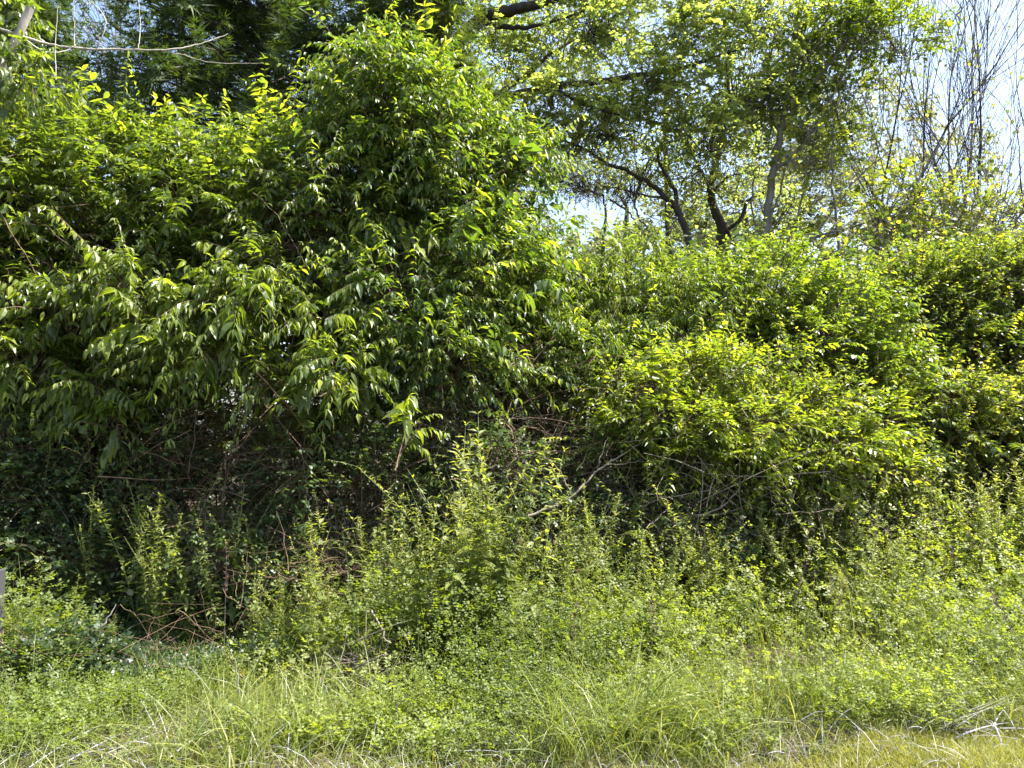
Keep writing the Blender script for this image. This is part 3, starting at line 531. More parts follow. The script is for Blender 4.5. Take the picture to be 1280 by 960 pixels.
# ------------------------------------------------------------------ grass
def blades(mb, x, y, h, wdt, bend, tint, K=4, up=None, yaw=None, z=None, a0=0.):
    n = len(x); an = U(0, 6.28, n) if yaw is None else yaw; t = np.linspace(0, 1, K)
    d = np.stack([np.cos(an), np.sin(an), 0 * an], -1); b = np.broadcast_to(bend, (n,))
    z0 = ground(x, y) if z is None else z
    base = np.stack([x, y, z0], -1); ang = t[None] * b[:, None]  # progressive lean
    b = np.maximum(b, .02)[:, None]; a0 = np.broadcast_to(a0, (n,))[:, None]; ang = ang + a0
    hor = (np.cos(a0) - np.cos(ang)) / b; ver = (np.sin(ang) - np.sin(a0)) / b
    path = base[:, None] + d[:, None] * (hor * h[:, None])[..., None] + np.array([0, 0, 1.]) * (ver * h[:, None])[..., None]
    path[..., 2] = np.maximum(path[..., 2], z0[:, None] - .01)
    s = np.stack([-np.sin(an), np.cos(an), 0 * an], -1); s = nrm(s + R.normal(0, .5, s.shape)); ww = np.broadcast_to(wdt, (n,))[:, None] * (1 - t[None] ** 1.6) * .5 + .0003
    V = np.stack([path - s[:, None] * ww[..., None], path + s[:, None] * ww[..., None]], 2)   # n,K,2,3
    i = np.arange(n)[:, None] * K * 2 + np.arange(K - 1)[None] * 2; F = np.stack([i, i + 1, i + 3, i + 2], -1).reshape(-1, 4)
    mb.add(V.reshape(-1, 3), [F], np.repeat(tint, K * 2))
def mow(x): return 3.50 + .222 * x + .05 * np.sin(x * 4) + .03 * np.sin(x * 11)
n = 130000; x = np.where(U(0, 1, n) < .85, U(.1, 3.7, n), U(-1.5, 6.5, n)); y = np.where(U(0, 1, n) < .85, U(3.4, 4.5, n), U(2.4, 5.2, n)); k = y < mow(x) + U(-.06, .05, n); x, y = x[k], y[k]; n = len(x)
pn = noise(np.stack([x, y, x * 0], -1), 3.2, 2.); mb = MB()
blades(mb, x, y, U(.025, .06, n), U(.0028, .0055, n), U(.3, 1.7, n), np.clip(.5 + .22 * pn + R.normal(0, .2, n), 0, 1), 2, a0=U(0, .9, n))
tag(emit('mown_grass', mb, G['mown']), 'short sunlit yellow-green mown grass in the lower right corner', 'grass', kind='stuff')
n = 5000; x, y = U(-1.5, 6.5, n), U(2.2, 5.2, n); k = (y < mow(x) + .05) & (noise(np.stack([x, y, x * 0], -1), 2.6, 9.) > U(-.7, .5, n)); x, y = x[k], y[k]; n = len(x); mb = MB()
blades(mb, x, y, U(.04, .12, n), U(.002, .005, n), U(1.5, 2.4, n), np.clip(R.normal(.55, .3, n), 0, 1), 4)
tag(emit('grass_clippings', mb, G['straw']), 'dry pale clippings scattered over the mown grass', 'clippings', kind='stuff')
# turf in the unmown verge and rest of the lawn
n = 40000; x, y = U(-3.9, 4.6, n), U(2.3, 5.0, n); k = (y > mow(x) - .05) | (x < -1.5); x, y = x[k], y[k]; n = len(x); pn = noise(np.stack([x, y, x * 0], -1), 2.3, 5.)
mb = MB(); blades(mb, x, y, U(.06, .22, n) * (1 + .5 * pn), U(.003, .006, n), U(.3, 1.9, n), np.clip(.5 + .15 * pn + R.normal(0, .2, n), 0, 1), 4, a0=np.abs(R.normal(0, .5, n)))
tag(emit('long_grass', mb, G['grass']), 'unmown bright green grass along the foot of the weeds', 'grass', kind='stuff')
n = 5000; x, y = U(-4, 5.2, n), U(4.2, 6.6, n); mb = MB(); blades(mb, x, y, U(.3, .85, n) * np.clip(weed_height(x, y) + .15, .3, 1), U(.003, .007, n), U(.2, 1.3, n), np.clip(R.normal(.42, .18, n), 0, 1), 6)
tag(emit('wild_grass', mb, G['grass']), 'thin grass blades growing up between the weeds', 'grass', kind='stuff')
n = 2200; x = U(-4.2, 2.2, n); y = U(3.0, 4.3, n); k = noise(np.stack([x, y, x * 0], -1), 2.0, 3.) > U(-.9, .5, n); x, y = x[k], y[k]; n = len(x); mb = MB()
blades(mb, x, y, U(.12, .36, n), U(.002, .005, n), U(.2, 1.8, n), np.clip(R.normal(.35, .25, n), 0, 1), 4, a0=U(.3, 1.5, n))
tag(emit('dry_grass', mb, G['straw']), 'bent straw-coloured dry grass mixed into the verge', 'grass', kind='stuff')
n = 9000; x = U(-3.4, 3.3, n); y = mow(x) + np.abs(R.normal(.35, .4, n)); q = np.stack([x, y, x * 0], -1); k = noise(q, 3.1, 6.) > U(-.5, .6, n); x, y = x[k], y[k]; q = q[k]; n = len(x); mb = MB()
blades(mb, x, y, U(.22, .52, n) * (1 + .3 * noise(q, 1.7, 2.)), U(.003, .0065, n), U(.6, 2.3, n), np.clip(R.normal(.46, .2, n), 0, 1), 6, a0=U(0, .7, n), yaw=U(0, 6.28, n) + .0)
tag(emit('arching_grass', mb, G['grass']), 'long arching green grass blades growing through the low plants at the front', 'grass', kind='stuff')
def tuft(label, px, py, Y, n, h, bend, matk='grass', tint=(.45, .15), spread=.07, w_=.007, yaw=None, a0=(0, .4), name='grass_tuft', cat='grass'):
    c = P(px, py, Y); gx, gy = c[0], c[1]; root = thing(name, (gx, gy, float(ground(gx, gy))), label, cat)
    for i in range(n):
        mb = MB(); xx, yy = np.array([gx + R.normal(0, spread)]), np.array([gy + R.normal(0, spread * .7)])
        blades(mb, xx, yy, np.array([h * U(.6, 1.15)]), U(.7, 1.3) * w_, np.array([U(*bend)]), np.clip(R.normal(*tint, 1), 0, 1), 8, yaw=None if yaw is None else np.array([yaw + R.normal(0, .6)]), a0=U(*a0))
        emit('blade', mb, G[matk], root)
tuft('tussock of arching green grass blades sweeping left, right of centre near the front', 800, 890, 4.0, 90, .62, (1.1, 2.0), yaw=.2)
tuft('upright green grass tuft beside the bleached blade at bottom centre', 690, 935, 3.85, 45, .42, (.2, 1.2))
tuft('grass tuft arching both ways over the verge, lower centre left', 470, 900, 4.05, 60, .5, (.8, 1.9))
tuft('loose grass tuft at the lower left behind the straw', 300, 920, 3.95, 45, .42, (.6, 1.7))
tuft('pale bent grass clump with flattened dry blades in the lower right corner', 1195, 900, 4.1, 90, .36, (.2, 1.5), 'straw', (.35, .25), .17, .007, a0=(.6, 1.4))
tuft('flattened dry blades sweeping right from the pale clump, at the right edge', 1140, 908, 4.08, 34, .5, (.1, .9), 'straw', (.4, .25), .09, .007, yaw=.3, a0=(.8, 1.3))
tuft('dry grass tuft on the mown edge left of the green weed clump', 960, 925, 3.9, 50, .26, (.2, 1.4), 'straw', (.4, .25), .14, .005, a0=(.4, 1.3))
tuft('bleached broad straw blades fanned out in the lower left corner', 60, 930, 3.78, 34, .46, (.1, .5), 'straw', (.5, .3), .16, .007, yaw=.4, a0=(1.15, 1.5))
tuft('second fan of bleached straw blades near the lower left corner', 130, 940, 3.85, 12, .3, (.1, .7), 'straw', (.55, .3), .12, .007, a0=(.9, 1.45))
tuft('starburst of dry straw blades at the bottom, left of centre', 215, 940, 3.76, 34, .30, (.1, .9), 'straw', (.45, .25), .09, .005, a0=(.5, 1.4))
tuft('bleached grass blades lying across the very bottom of the verge', 560, 950, 3.75, 34, .4, (.1, 1.0), 'straw', (.45, .25), .28, .006, a0=(.9, 1.4))
tuft('green clump of weed grass, darkened as shade, by the mown edge at the lower right', 1030, 905, 4.25, 60, .4, (.3, 1.4), 'grass', (.25, .12), .1, .008)  # low tint paints the shadow beside the clump into its blades
for i in range(26):           # dry brown seed stalks
    x, y = U(-3.4, 3.6), U(4.6, 6.2); h = U(.5, .95); z0 = float(ground(x, y)); t_ = thing('dead_weed_stalk', (x, y, z0), 'thin dry brown seed stalk ' + ('on the left' if x < -1 else ('in the middle' if x < 1 else 'on the right')) + (' at the front of the weeds' if y < 5.3 else ' at the back of the weeds'), 'weed', 'dry seed stalks among the weeds')
    ln = R.normal(0, .22, 2); q = np.linspace(0, 1, 7); pth = np.stack([x + ln[0] * q ** 1.5 * h, y + ln[1] * q ** 1.5 * h, z0 + h * q], -1); tube_obj('stalk', t_, pth, .003, .0012, G['deadtwig'], 4)
    mb = MB(); m = 46; k_ = U(.55, 1, m); b_ = np.stack([x + ln[0] * k_ ** 1.5 * h, y + ln[1] * k_ ** 1.5 * h, z0 + h * k_], -1); dd = nrm(np.stack([R.normal(0, 1, m), R.normal(0, 1, m), U(.2, 1.2, m)], -1))
    put(mb, 'small', b_, dd, R.normal(0, 1, (m, 3)), U(.012, .035, m), U(.2, .7, m)); emit('seed_head', mb, G['litter'], t_, 'stuff')
# post at the left edge
p = P(1, 712, 4.8); pr = thing('marker_post', (p[0] - .01, 4.8, 0), 'grey post with a white lower half cut off by the left edge of the picture', 'post')
def box(name, x0, x1, y0, y1, z0, z1, mat, parent):
    v = np.array([(a, b, c) for a in (x0, x1) for b in (y0, y1) for c in (z0, z1)], float); f = np.array([(0, 1, 3, 2), (4, 6, 7, 5), (0, 4, 5, 1), (2, 3, 7, 6), (0, 2, 6, 4), (1, 5, 7, 3)])
    mb = MB(); mb.add(v, [f], .5); o = emit(name, mb, mat, parent); b = o.modifiers.new('bevel', 'BEVEL'); b.width = .004; b.segments = 2; return o
zc = P(1, 762, 4.8)[2]
box('post', p[0] - .06, p[0] + .014, 4.77, 4.83, -.05, p[2], plain('weathered_grey', (.05, .05, .053), .9), pr)
box('white_plate', p[0] - .058, p[0] + .012, 4.762, 4.768, zc - .22, zc, plain('white_paint', (.75, .75, .78), .45), pr)

# ------------------------------------------------------------------ trees behind
def tree_crown(root, lobes, dens, leaf, matk, kind='small', L=.5, nodes=7, gap=.3, tint=(.45, .2), hang=.3, young=0, droop=.3, gf=1.6, seed=0., name='crown', wid=1., bark='bark', backkeep=.6, shell=(.35, 1.06), twr=.006):
    p, u = lobe_points(lobes, dens, gap, gf, seed=seed, shell=shell, backkeep=backkeep)
    path, lv = sprays(p, nrm(u * .7 + np.array([0, 0, .3]) + R.normal(0, .45, p.shape)), U(.6, 1.3, len(p)) * L, nodes, leaf, droop, young=young, tint=tint, hang=hang)
    mb = MB(); put(mb, kind, *lv, wid=wid); emit(name, mb, G[matk], root, 'stuff')
    cs = np.array([P(*l[:3]) for l in lobes]); mb = MB(); ribbons(mb, path[:, ::3], twr, .002)
    k = R.permutation(len(p))[:len(p) // 3]; cc = cs[np.argmin(((p[k][:, None] - cs[None]) ** 2).sum(-1), 1)]
    q = p[k] + (cc - p[k]) * U(.4, .9, (len(k), 1)) - np.array([0, 0, .3]); tt = np.linspace(0, 1, 5)[None, :, None]
    ribbons(mb, q[:, None] * (1 - tt) + p[k][:, None] * tt + np.sin(tt * math.pi) * R.normal(0, .15, (len(k), 1, 3)), .008, .004)
    emit('twigs', mb, G[bark], root, 'stuff', True)
def limbs(root, specs, mat, jit=.01):
    for nm, pts, r0, r1 in specs: tube_obj(nm, root, curve(pts, max(10, len(pts) * 6), jit), r0, r1, G[mat], 9)
def grow(a, d, L, r, lev, out, spread=.5, up=.12, forks=(2, 3), K=6, shrink=.68):
    """recursive bare branching; out[level] -> list of (path,r0,r1)"""
    pts = [a]; dd = d.copy()
    for i in range(K - 1): dd = nrm(dd + R.normal(0, .07, 3) + np.array([0, 0, up * .3])); pts.append(pts[-1] + dd * L / (K - 1))
    out.setdefault(lev, []).append((np.array(pts), r, r * .62))
    if lev == 0: return
    for i in range(R.integers(*forks) if forks[0] < forks[1] else forks[0]):
        nd = nrm(dd + R.normal(0, spread, 3) * np.array([1, .8, .5]) + np.array([0, 0, up])); s = R.integers(2, K)
        grow(pts[s], nd, L * shrink * U(.8, 1.15), r * .55, lev - 1, out, spread, up, forks, K, shrink)
    grow(pts[-1], nrm(dd + R.normal(0, spread * .3, 3)), L * shrink, r * .62, lev - 1, out, spread, up, forks, K, shrink)
def bare(name, label, cat, base, d, L, r, lev, mat, group=None, spread=.5, up=.12, forks=(2, 4), leaf=None, shrink=.7):
    root = thing(name, base, label, cat, group); out = {}
    grow(np.array(base, float), nrm(np.array(d, float)), L, r, lev, out, spread, up, forks, shrink=shrink)
    for l in sorted(out, reverse=True):
        if l == lev or (l == lev - 1): 
            for p_, a, b in out[l]: tube_obj('trunk' if l == lev else 'limb', root, p_, a, b, G[mat], 7)
    mb = MB()
    for l in out:
        if l < lev - 1:
            tubes(mb, np.array([p_ for p_, _, _ in out[l]]), np.array([a for _, a, _ in out[l]]), np.array([b for _, _, b in out[l]]), 4)
    emit('twigs', mb, G[mat], root, 'stuff', True)
    if leaf:
        matk, s, dens, tint = leaf; tips = np.concatenate([p_[2:] for p_, _, _ in out[0]]); tips = tips[U(0, 1, len(tips)) < dens]; tips = tips + R.normal(0, .05, tips.shape)
        mb = MB(); put(mb, 'round', tips, nrm(R.normal(0, 1, tips.shape) + np.array([0, 0, -.5])), np.array([0, 0, 1.]) + R.normal(0, .4, tips.shape), s * U(.7, 1.3, len(tips)), np.clip(R.normal(*tint, len(tips)), 0, 1), 1.2)
        emit('foliage', mb, G[matk], root, 'stuff')
    return root

# dark cedar, upper left
def cedar():
    b = P(330, 300, 12.); root = thing('cedar_tree', (b[0], 12., 0), 'big dark cedar behind the left shrubs, feathery green where the sun catches it', 'tree')
    tube_obj('trunk', root, curve([np.array([b[0], 12, -.1]), np.array([b[0] + .1, 12, 4]), np.array([b[0] - .1, 12.1, 8]), np.array([b[0], 12, 13])], 14, .02), .26, .05, G['dark'], 9)
    mb, tw = MB(), MB(); n = 250; z = U(.8, 10.3, n); an = U(0, 6.28, n); rr = np.interp(z, [0, 3, 7, 13], [3.1, 3.4, 2.9, .5]) * U(.75, 1.1, n)
    K = 9; t = np.linspace(0, 1, K); d = np.stack([np.cos(an), np.sin(an), 0 * an], -1)
    path = np.stack([b[0] + 0 * z, 12 + 0 * z, z], -1)[:, None] + d[:, None] * (rr[:, None] * t)[..., None]; path[..., 2] += (.35 * t - .45 * t ** 2) * rr[:, None] * .6; path += R.normal(0, .03, path.shape)
    for i in range(28): tube_obj('limb', root, path[i], .045, .008, G['dark'], 5)
    tubes(tw, path[28:], .03, .006, 4)
    # side sprays
    nodes = path[:, 2:].reshape(-1, 3); dirs = np.repeat(d, K - 2, 0); tt = np.tile(t[2:], n); rep = 5
    nodes = np.repeat(nodes, rep, 0) + R.normal(0, .07, (len(nodes) * rep, 3)); dirs = nrm(np.repeat(dirs, rep, 0) * .6 + R.normal(0, .55, nodes.shape) + np.array([0, 0, .1]))
    pth, lv = sprays(nodes, dirs, U(.25, .5, len(nodes)), 5, .2, .15, spread=.7, tint=(.42, .22), hang=.05, njit=.6)
    put(mb, 'needle', *lv, wid=1.3); ribbons(tw, pth[::3, ::2], .004, .002)
    emit('foliage', mb, G['cedar'], root, 'stuff'); emit('twigs', tw, G['dark'], root, 'stuff', True)
cedar()
def cedar2(px, Y, r, label, top, z0=1.5, n=150, seedt=(.5, .22), mat='cedar'):
    b = P(px, 300, Y); root = thing('cedar_tree', (b[0], Y, 0), label, 'tree')
    tube_obj('trunk', root, curve([np.array([b[0], Y, -.1]), np.array([b[0] + .15, Y, top * .5]), np.array([b[0], Y, top])], 12, .02), .2, .03, G['dark'], 8)
    mb, tw = MB(), MB(); z = U(z0, top, n); an = U(0, 6.28, n); rr = np.interp(z, [0, top * .35, top], [r, r, .3]) * U(.7, 1.1, n); K = 8; t = np.linspace(0, 1, K)
    d = np.stack([np.cos(an), np.sin(an), 0 * an], -1); path = np.stack([b[0] + 0 * z, Y + 0 * z, z], -1)[:, None] + d[:, None] * (rr[:, None] * t)[..., None]; path[..., 2] += (.35 * t - .5 * t ** 2) * rr[:, None] * .5
    tubes(tw, path, .03, .006, 4); nodes = np.repeat(path[:, 2:].reshape(-1, 3), 5, 0); nodes = nodes + R.normal(0, .08, nodes.shape); dirs = nrm(np.repeat(np.repeat(d, K - 2, 0), 5, 0) * .6 + R.normal(0, .55, nodes.shape))
    pth, lv = sprays(nodes, dirs, U(.25, .5, len(nodes)), 5, .2, .15, spread=.7, tint=seedt, hang=.05, njit=.6); put(mb, 'needle', *lv, wid=1.3)
    emit('foliage', mb, G[mat], root, 'stuff'); emit('twigs', tw, G['dark'], root, 'stuff', True)
cedar2(520, 11.0, 1.7, 'sunlit cedar beside the dark one, just left of the thick oak limbs', 10.5, 4.0, 105, (.62, .2))  # lighter needle tint than the other cedars, sunlight put into the colour
cedar2(20, 13.5, 2.4, 'dark cedar at the far left behind the leaning trunk', 10.5, 1., 100, (.35, .2))

# oak with heavy dark limbs, top centre
b = P(545, 300, 13.5); root = thing('oak_tree', (b[0], 13.5, 0), 'large oak whose heavy dark limbs reach right across the top centre', 'tree')
limbs(root, [('trunk', [np.array([b[0], 13.5, -.2]), P(548, 300, 13.5), P(552, 150, 13.5), P(545, -60, 13.5), P(560, -300, 13.5)], .34, .15),
             ('limb', pp((550, 190, 13.5), (590, 128, 13.2), (640, 120, 12.9), (690, 108, 12.6), (760, 100, 12.4), (850, 85, 12.3), (930, 60, 12.2)), .12, .02),
             ('limb', pp((550, 80, 13.5), (598, 26, 13.1), (640, 12, 12.8), (690, 0, 12.6), (760, -30, 12.5)), .15, .05),
             ('limb', pp((598, 26, 13.1), (640, 35, 13), (680, 30, 12.8), (730, 14, 12.7)), .06, .015),
             ('limb', pp((600, 130, 13.2), (650, 100, 13.4), (700, 60, 13.6), (760, 30, 13.8)), .06, .015),
             ('limb', pp((690, 108, 12.6), (730, 130, 12.4), (790, 150, 12.3)), .05, .012)], 'dark')
tree_crown(root, [(740, 30, 12.6, .9, .7, .5), (850, 40, 12.4, .9, .7, .6), (690, 60, 13.6, .7, .6, .5), (800, 110, 12.3, .8, .5, .4), (640, 70, 14.2, .6, .6, .5), (920, 110, 12.4, .8, .6, .6), (700, -40, 13, 1.2, .7, .4), (880, -50, 12.6, 1.2, .7, .5), (760, 150, 12.4, .6, .5, .3), (950, 30, 12.3, .7, .6, .6), (880, 170, 12.3, .6, .5, .35), (690, 110, 12.1, .6, .3, .25), (800, 85, 11.9, .7, .3, .3), (620, 30, 12.4, .5, .3, .3), (610, 140, 12.6, .4, .3, .2), (668, 165, 12.5, .5, .3, .25), (715, 175, 12.6, .4, .3, .2)],
           56, .085, 'oak', 'small', gap=.64, wid=1.3, tint=(.58, .22), seed=21., L=.5, nodes=8, hang=.25, bark='dark', young=0, gf=2.6, shell=(.1, 1.1))
# slender tree with arching trunk
b = P(868, 330, 13.); root = thing('arching_tree', (b[0] + .05, 13., 0), 'slender dark tree arching left in front of the white sky gap', 'tree')
limbs(root, [('trunk', [np.array([b[0], 13., -.1]), P(872, 360, 13), P(862, 305, 13), P(850, 270, 13), P(836, 250, 13), P(800, 222, 13), P(760, 205, 12.9), P(725, 183, 12.8), P(680, 172, 12.7)], .085, .012),
             ('limb', pp((850, 270, 13), (842, 235, 13.1), (825, 205, 13.1), (815, 170, 13.2)), .05, .015), ('limb', pp((800, 222, 13), (795, 262, 13), (812, 290, 12.9)), .025, .008), ('limb', pp((760, 248, 13), (785, 265, 13), (800, 288, 13)), .02, .008), ('limb', pp((836, 250, 13), (790, 240, 13.2), (752, 232, 13.3)), .022, .006)], 'dark')
tree_crown(root, [(800, 170, 13.3, .9, .9, .4), (740, 165, 13.2, .6, .7, .3), (860, 200, 13.3, .8, .9, .6), (800, 205, 13.3, .5, .6, .25), (840, 255, 13.6, .45, .6, .4)], 26, .07, 'oak', 'small', wid=1.3, gap=.5, tint=(.5, .2), seed=22., L=.45, nodes=7, young=.02, bark='dark')
# flat-topped soft pine like bough in the sky gap
b = P(735, 330, 15.); root = thing('locust_tree', (b[0], 15.5, 0), 'soft blurred green bough spreading flat across the sky gap in the centre', 'tree')
limbs(root, [('trunk', [np.array([b[0], 15.5, -.1]), P(752, 330, 15.5), P(757, 270, 15.4), P(748, 222, 15.2)], .05, .015), ('limb', pp((755, 245, 15.4), (720, 232, 15.2), (680, 222, 15.1)), .02, .006)], 'dark')
tree_crown(root, [(735, 222, 15.2, .75, .8, .22), (790, 232, 15.2, .45, .6, .15), (690, 205, 15.2, .4, .6, .2)], 90, .06, 'far', 'small', gap=.1, tint=(.3, .2), seed=23., L=.35, nodes=7, bark='dark')
# dark gnarled trunk + bushy crown
b = P(900, 330, 14.); root = thing('gnarled_tree', (b[0], 14., 0), 'dark crooked tree between the arching trunk and the pale straight trunk', 'tree')
limbs(root, [('trunk', [np.array([b[0] + .1, 14., -.1]), P(903, 330, 14), P(903, 290, 14), P(895, 265, 14), P(888, 235, 14), P(896, 200, 14), P(905, 150, 14), P(915, 60, 14)], .12, .04),
             ('limb', pp((903, 290, 14), (925, 275, 13.9), (935, 250, 13.9), (955, 240, 13.8)), .05, .02), ('limb', pp((890, 240, 14), (910, 222, 13.9), (935, 215, 13.9)), .035, .012), ('limb', pp((896, 265, 14), (915, 300, 13.9), (920, 330, 14)), .04, .02), ('limb', pp((888, 235, 14), (872, 205, 14.1), (860, 180, 14.2)), .035, .012)], 'dark')
tree_crown(root, [(900, 210, 14.2, .8, .9, .55), (960, 270, 14.4, .6, .8, .6), (915, 150, 14.3, .9, .6, .5), (870, 290, 14.8, .35, .5, .4)], 24, .07, 'oak', 'small', wid=1.3, gap=.5, tint=(.5, .22), seed=24., L=.45, nodes=7, young=.04, bark='dark')
# pale straight trunk with ascending limbs
b = P(952, 345, 12.5); root = thing('maple_tree', (b[0], 12.5, 0), 'tree with pale straight trunk and steep thin limbs fanning to the upper right', 'tree')
limbs(root, [('trunk', [np.array([b[0], 12.5, -.1]), P(953, 345, 12.5), P(958, 280, 12.5), P(966, 215, 12.5), P(975, 170, 12.5), P(985, 110, 12.5), P(995, 40, 12.5), P(1005, -60, 12.5)], .085, .03),
             ('limb', pp((978, 160, 12.5), (1005, 120, 12.4), (1040, 75, 12.3), (1085, 20, 12.2), (1100, -10, 12.2)), .05, .018), ('limb', pp((966, 215, 12.5), (1000, 185, 12.4), (1030, 140, 12.3), (1055, 90, 12.2), (1070, 60, 12.2)), .035, .01),
             ('limb', pp((975, 170, 12.5), (960, 120, 12.6), (965, 60, 12.7), (980, 0, 12.8)), .035, .012), ('limb', pp((985, 110, 12.5), (1010, 60, 12.5), (1040, 15, 12.4), (1060, -30, 12.4)), .035, .012), ('limb', pp((958, 280, 12.5), (975, 240, 12.5), (985, 190, 12.6)), .025, .01), ('limb', pp((953, 300, 12.5), (940, 262, 12.5), (944, 210, 12.6)), .025, .01)], 'bark')
tree_crown(root, [(1000, 50, 12.6, .8, .6, .7), (1070, 30, 12.4, .8, .6, .5), (1125, 50, 12.4, .6, .5, .4), (965, 130, 12.8, .5, .5, .6), (1040, 120, 12.6, .7, .5, .4), (1030, 190, 12.8, .6, .5, .3)], 62, .075, 'lime', 'small', wid=1.4, gap=.5, shell=(.1, 1.1), gf=2.6, tint=(.55, .22), seed=25., L=.5, nodes=7, young=.12, bark='bark')
# brushy understorey around the trunks
b = P(1030, 340, 12.); root = thing('bushy_sapling', (b[0], 12., 0), 'twiggy many-stemmed sapling with sparse yellow leaves right of the pale trunk', 'tree')
limbs(root, [('stem', pp((990, 365, 12), (995, 330, 12), (1015, 300, 12), (1060, 285, 11.9), (1110, 270, 11.8)), .035, .012), ('stem', pp((1000, 380, 12), (1005, 320, 12), (1035, 270, 12), (1075, 220, 12), (1110, 190, 12)), .035, .01), ('stem', pp((1045, 380, 12), (1048, 300, 12), (1040, 230, 12), (1042, 160, 12)), .03, .01), ('stem', pp((1060, 380, 11.8), (1090, 320, 11.8), (1120, 280, 11.8), (1150, 220, 11.8), (1175, 180, 11.8)), .03, .01), ('stem', pp((985, 380, 12), (980, 320, 12), (1000, 260, 12), (1010, 200, 12)), .03, .01)], 'bark')
tree_crown(root, [(1030, 250, 12.2, .7, .8, .7), (1100, 260, 12., .8, .8, .55), (1170, 270, 12., .7, .8, .45), (1230, 280, 12.2, .7, .8, .4), (1000, 190, 12.3, .5, .7, .5), (980, 310, 12.4, .5, .6, .4)], 34, .08, 'olive', 'small', wid=1.4, gap=.42, tint=(.68, .22), seed=26., L=.5, nodes=6, young=.3, bark='bark')
# bare saplings, right
def gb(px, Y): q = P(px, 400, Y); return (q[0], Y, 0.)
bare('bare_sapling', 'bare forked sapling against the sky right of the leafy crowns', 'sapling', gb(1110, 14), (0.02, 0, 1), 4.6, 0.040, 4, 'dark', spread=.5, up=.16, forks=(2, 4))
bare('bare_sapling', 'bare sapling whose twigs fan over the sky near the right edge, second from the edge', 'sapling', gb(1215, 12), (.03, 0, 1), 3.6, 0.036, 4, 'dark', spread=.5, up=.16, forks=(2, 4))
bare('bare_sapling', 'tall bare sapling leaning in from the right edge', 'sapling', gb(1320, 12.5), (-.12, 0, 1), 3.8, 0.040, 4, 'dark', spread=.5, up=.16, forks=(2, 4))
bare('bare_sapling', 'thin bare sapling standing behind the yellow-leaved ones on the right', 'sapling', gb(1160, 15), (.05, 0, 1), 5.0, 0.036, 4, 'bark', spread=.45, up=.16, forks=(2, 4))
bare('bare_sapling', 'bare sapling at the right edge with a few yellowish leaves low down', 'sapling', gb(1270, 11), (0., 0, 1), 3.2, 0.033, 4, 'bark', spread=.45, up=.15, leaf=('olive', .07, .25, (.75, .2)))
bare('bare_sapling', 'dense-twigged bare sapling filling the top right corner of the sky', 'sapling', gb(1245, 13), (.02, 0, 1), 4.6, .034, 4, 'dark', spread=.45, up=.2, forks=(2, 4))
bare('bare_sapling', 'fine bare sapling between the leafy crown and the corner saplings', 'sapling', gb(1180, 13.5), (.0, 0, 1), 4.4, .030, 4, 'dark', spread=.45, up=.2, forks=(2, 4))
bare('bare_sapling', 'slim bare sapling standing lowest, just inside the right edge', 'sapling', gb(1285, 14), (-.05, 0, 1), 4.4, .030, 4, 'dark', spread=.45, up=.2, forks=(2, 4))
bare('yellow_sapling', 'sapling thinly hung with yellow-green leaves, right of the twiggy one', 'sapling', gb(1140, 11.3), (.1, 0, 1), 2.5, 0.033, 4, 'bark', spread=.5, up=.08, leaf=('olive', .075, .55, (.75, .2)), shrink=.66)
bare('yellow_sapling', 'sapling with yellow-green leaves just above the right corner shrub', 'sapling', gb(1235, 11.6), (-.1, 0, 1), 2.3, 0.033, 4, 'bark', spread=.5, up=.08, leaf=('olive', .075, .6, (.7, .2)), shrink=.66)
# leaning trunk and bleached branch, upper left
root = thing('leaning_trunk', tuple(P(-40, 700, 6.5) * np.array([1, 1, 0])), 'pale broken trunk leaning across the upper left corner', 'tree')
limbs(root, [('trunk', [np.array([P(-160, 700, 6.5)[0], 6.5, -.1]), P(-90, 350, 6.5), P(-4, 110, 6.4), P(16, 60, 6.4), P(38, 10, 6.4)], .06, .034)], 'pale', .0)
root = thing('bleached_branch', tuple(P(0, 40, 6.4)), 'thin bleached branch sweeping right from the leaning trunk with hanging twigs', 'branch')
limbs(root, [('branch', pp((-10, 35, 6.5), (18, 42, 6.4), (60, 55, 6.5), (110, 61, 6.6), (200, 62, 6.8), (245, 56, 7.0), (285, 42, 7.2)), .016, .003), ('twig', pp((200, 62, 6.8), (225, 68, 6.9), (265, 78, 7.0), (328, 79, 7.2)), .006, .002), ('twig', pp((25, 45, 6.4), (55, 64, 6.4), (80, 64, 6.5), (95, 56, 6.6)), .007, .003),
             ('twig', pp((120, 61, 6.6), (128, 45, 6.6), (132, 25, 6.6), (120, 8, 6.6), (100, -8, 6.6)), .006, .003), ('twig', pp((93, 58, 6.55), (93, 30, 6.6), (92, 0, 6.6)), .004, .002), ('twig', pp((173, 60, 6.7), (175, 30, 6.75), (172, -10, 6.8)), .005, .002), ('twig', pp((70, 100, 6.4), (69, 60, 6.45), (72, 10, 6.5)), .004, .002)], 'pale', .0025)
root = thing('leafy_vine', tuple(P(40, 90, 6.4)), 'cluster of hanging vine leaves on the leaning trunk in the upper left corner', 'vine')
p_, u_ = lobe_points([(35, 95, 6.4, .28, .25, .22), (10, 60, 6.6, .2, .2, .25), (10, 20, 6.6, .18, .2, .2)], 110, 0, shell=(.2, 1)); pt, lv = sprays(p_, nrm(u_ + np.array([0, 0, .2])), .2, 5, .1, .5, tint=(.5, .2), young=.15, hang=.9)
hold(root, 'big', 'broad', *lv); mb = MB(); tubes(mb, pt, .003, .001, 3); emit('twigs', mb, G['twig'], root, 'stuff', True)

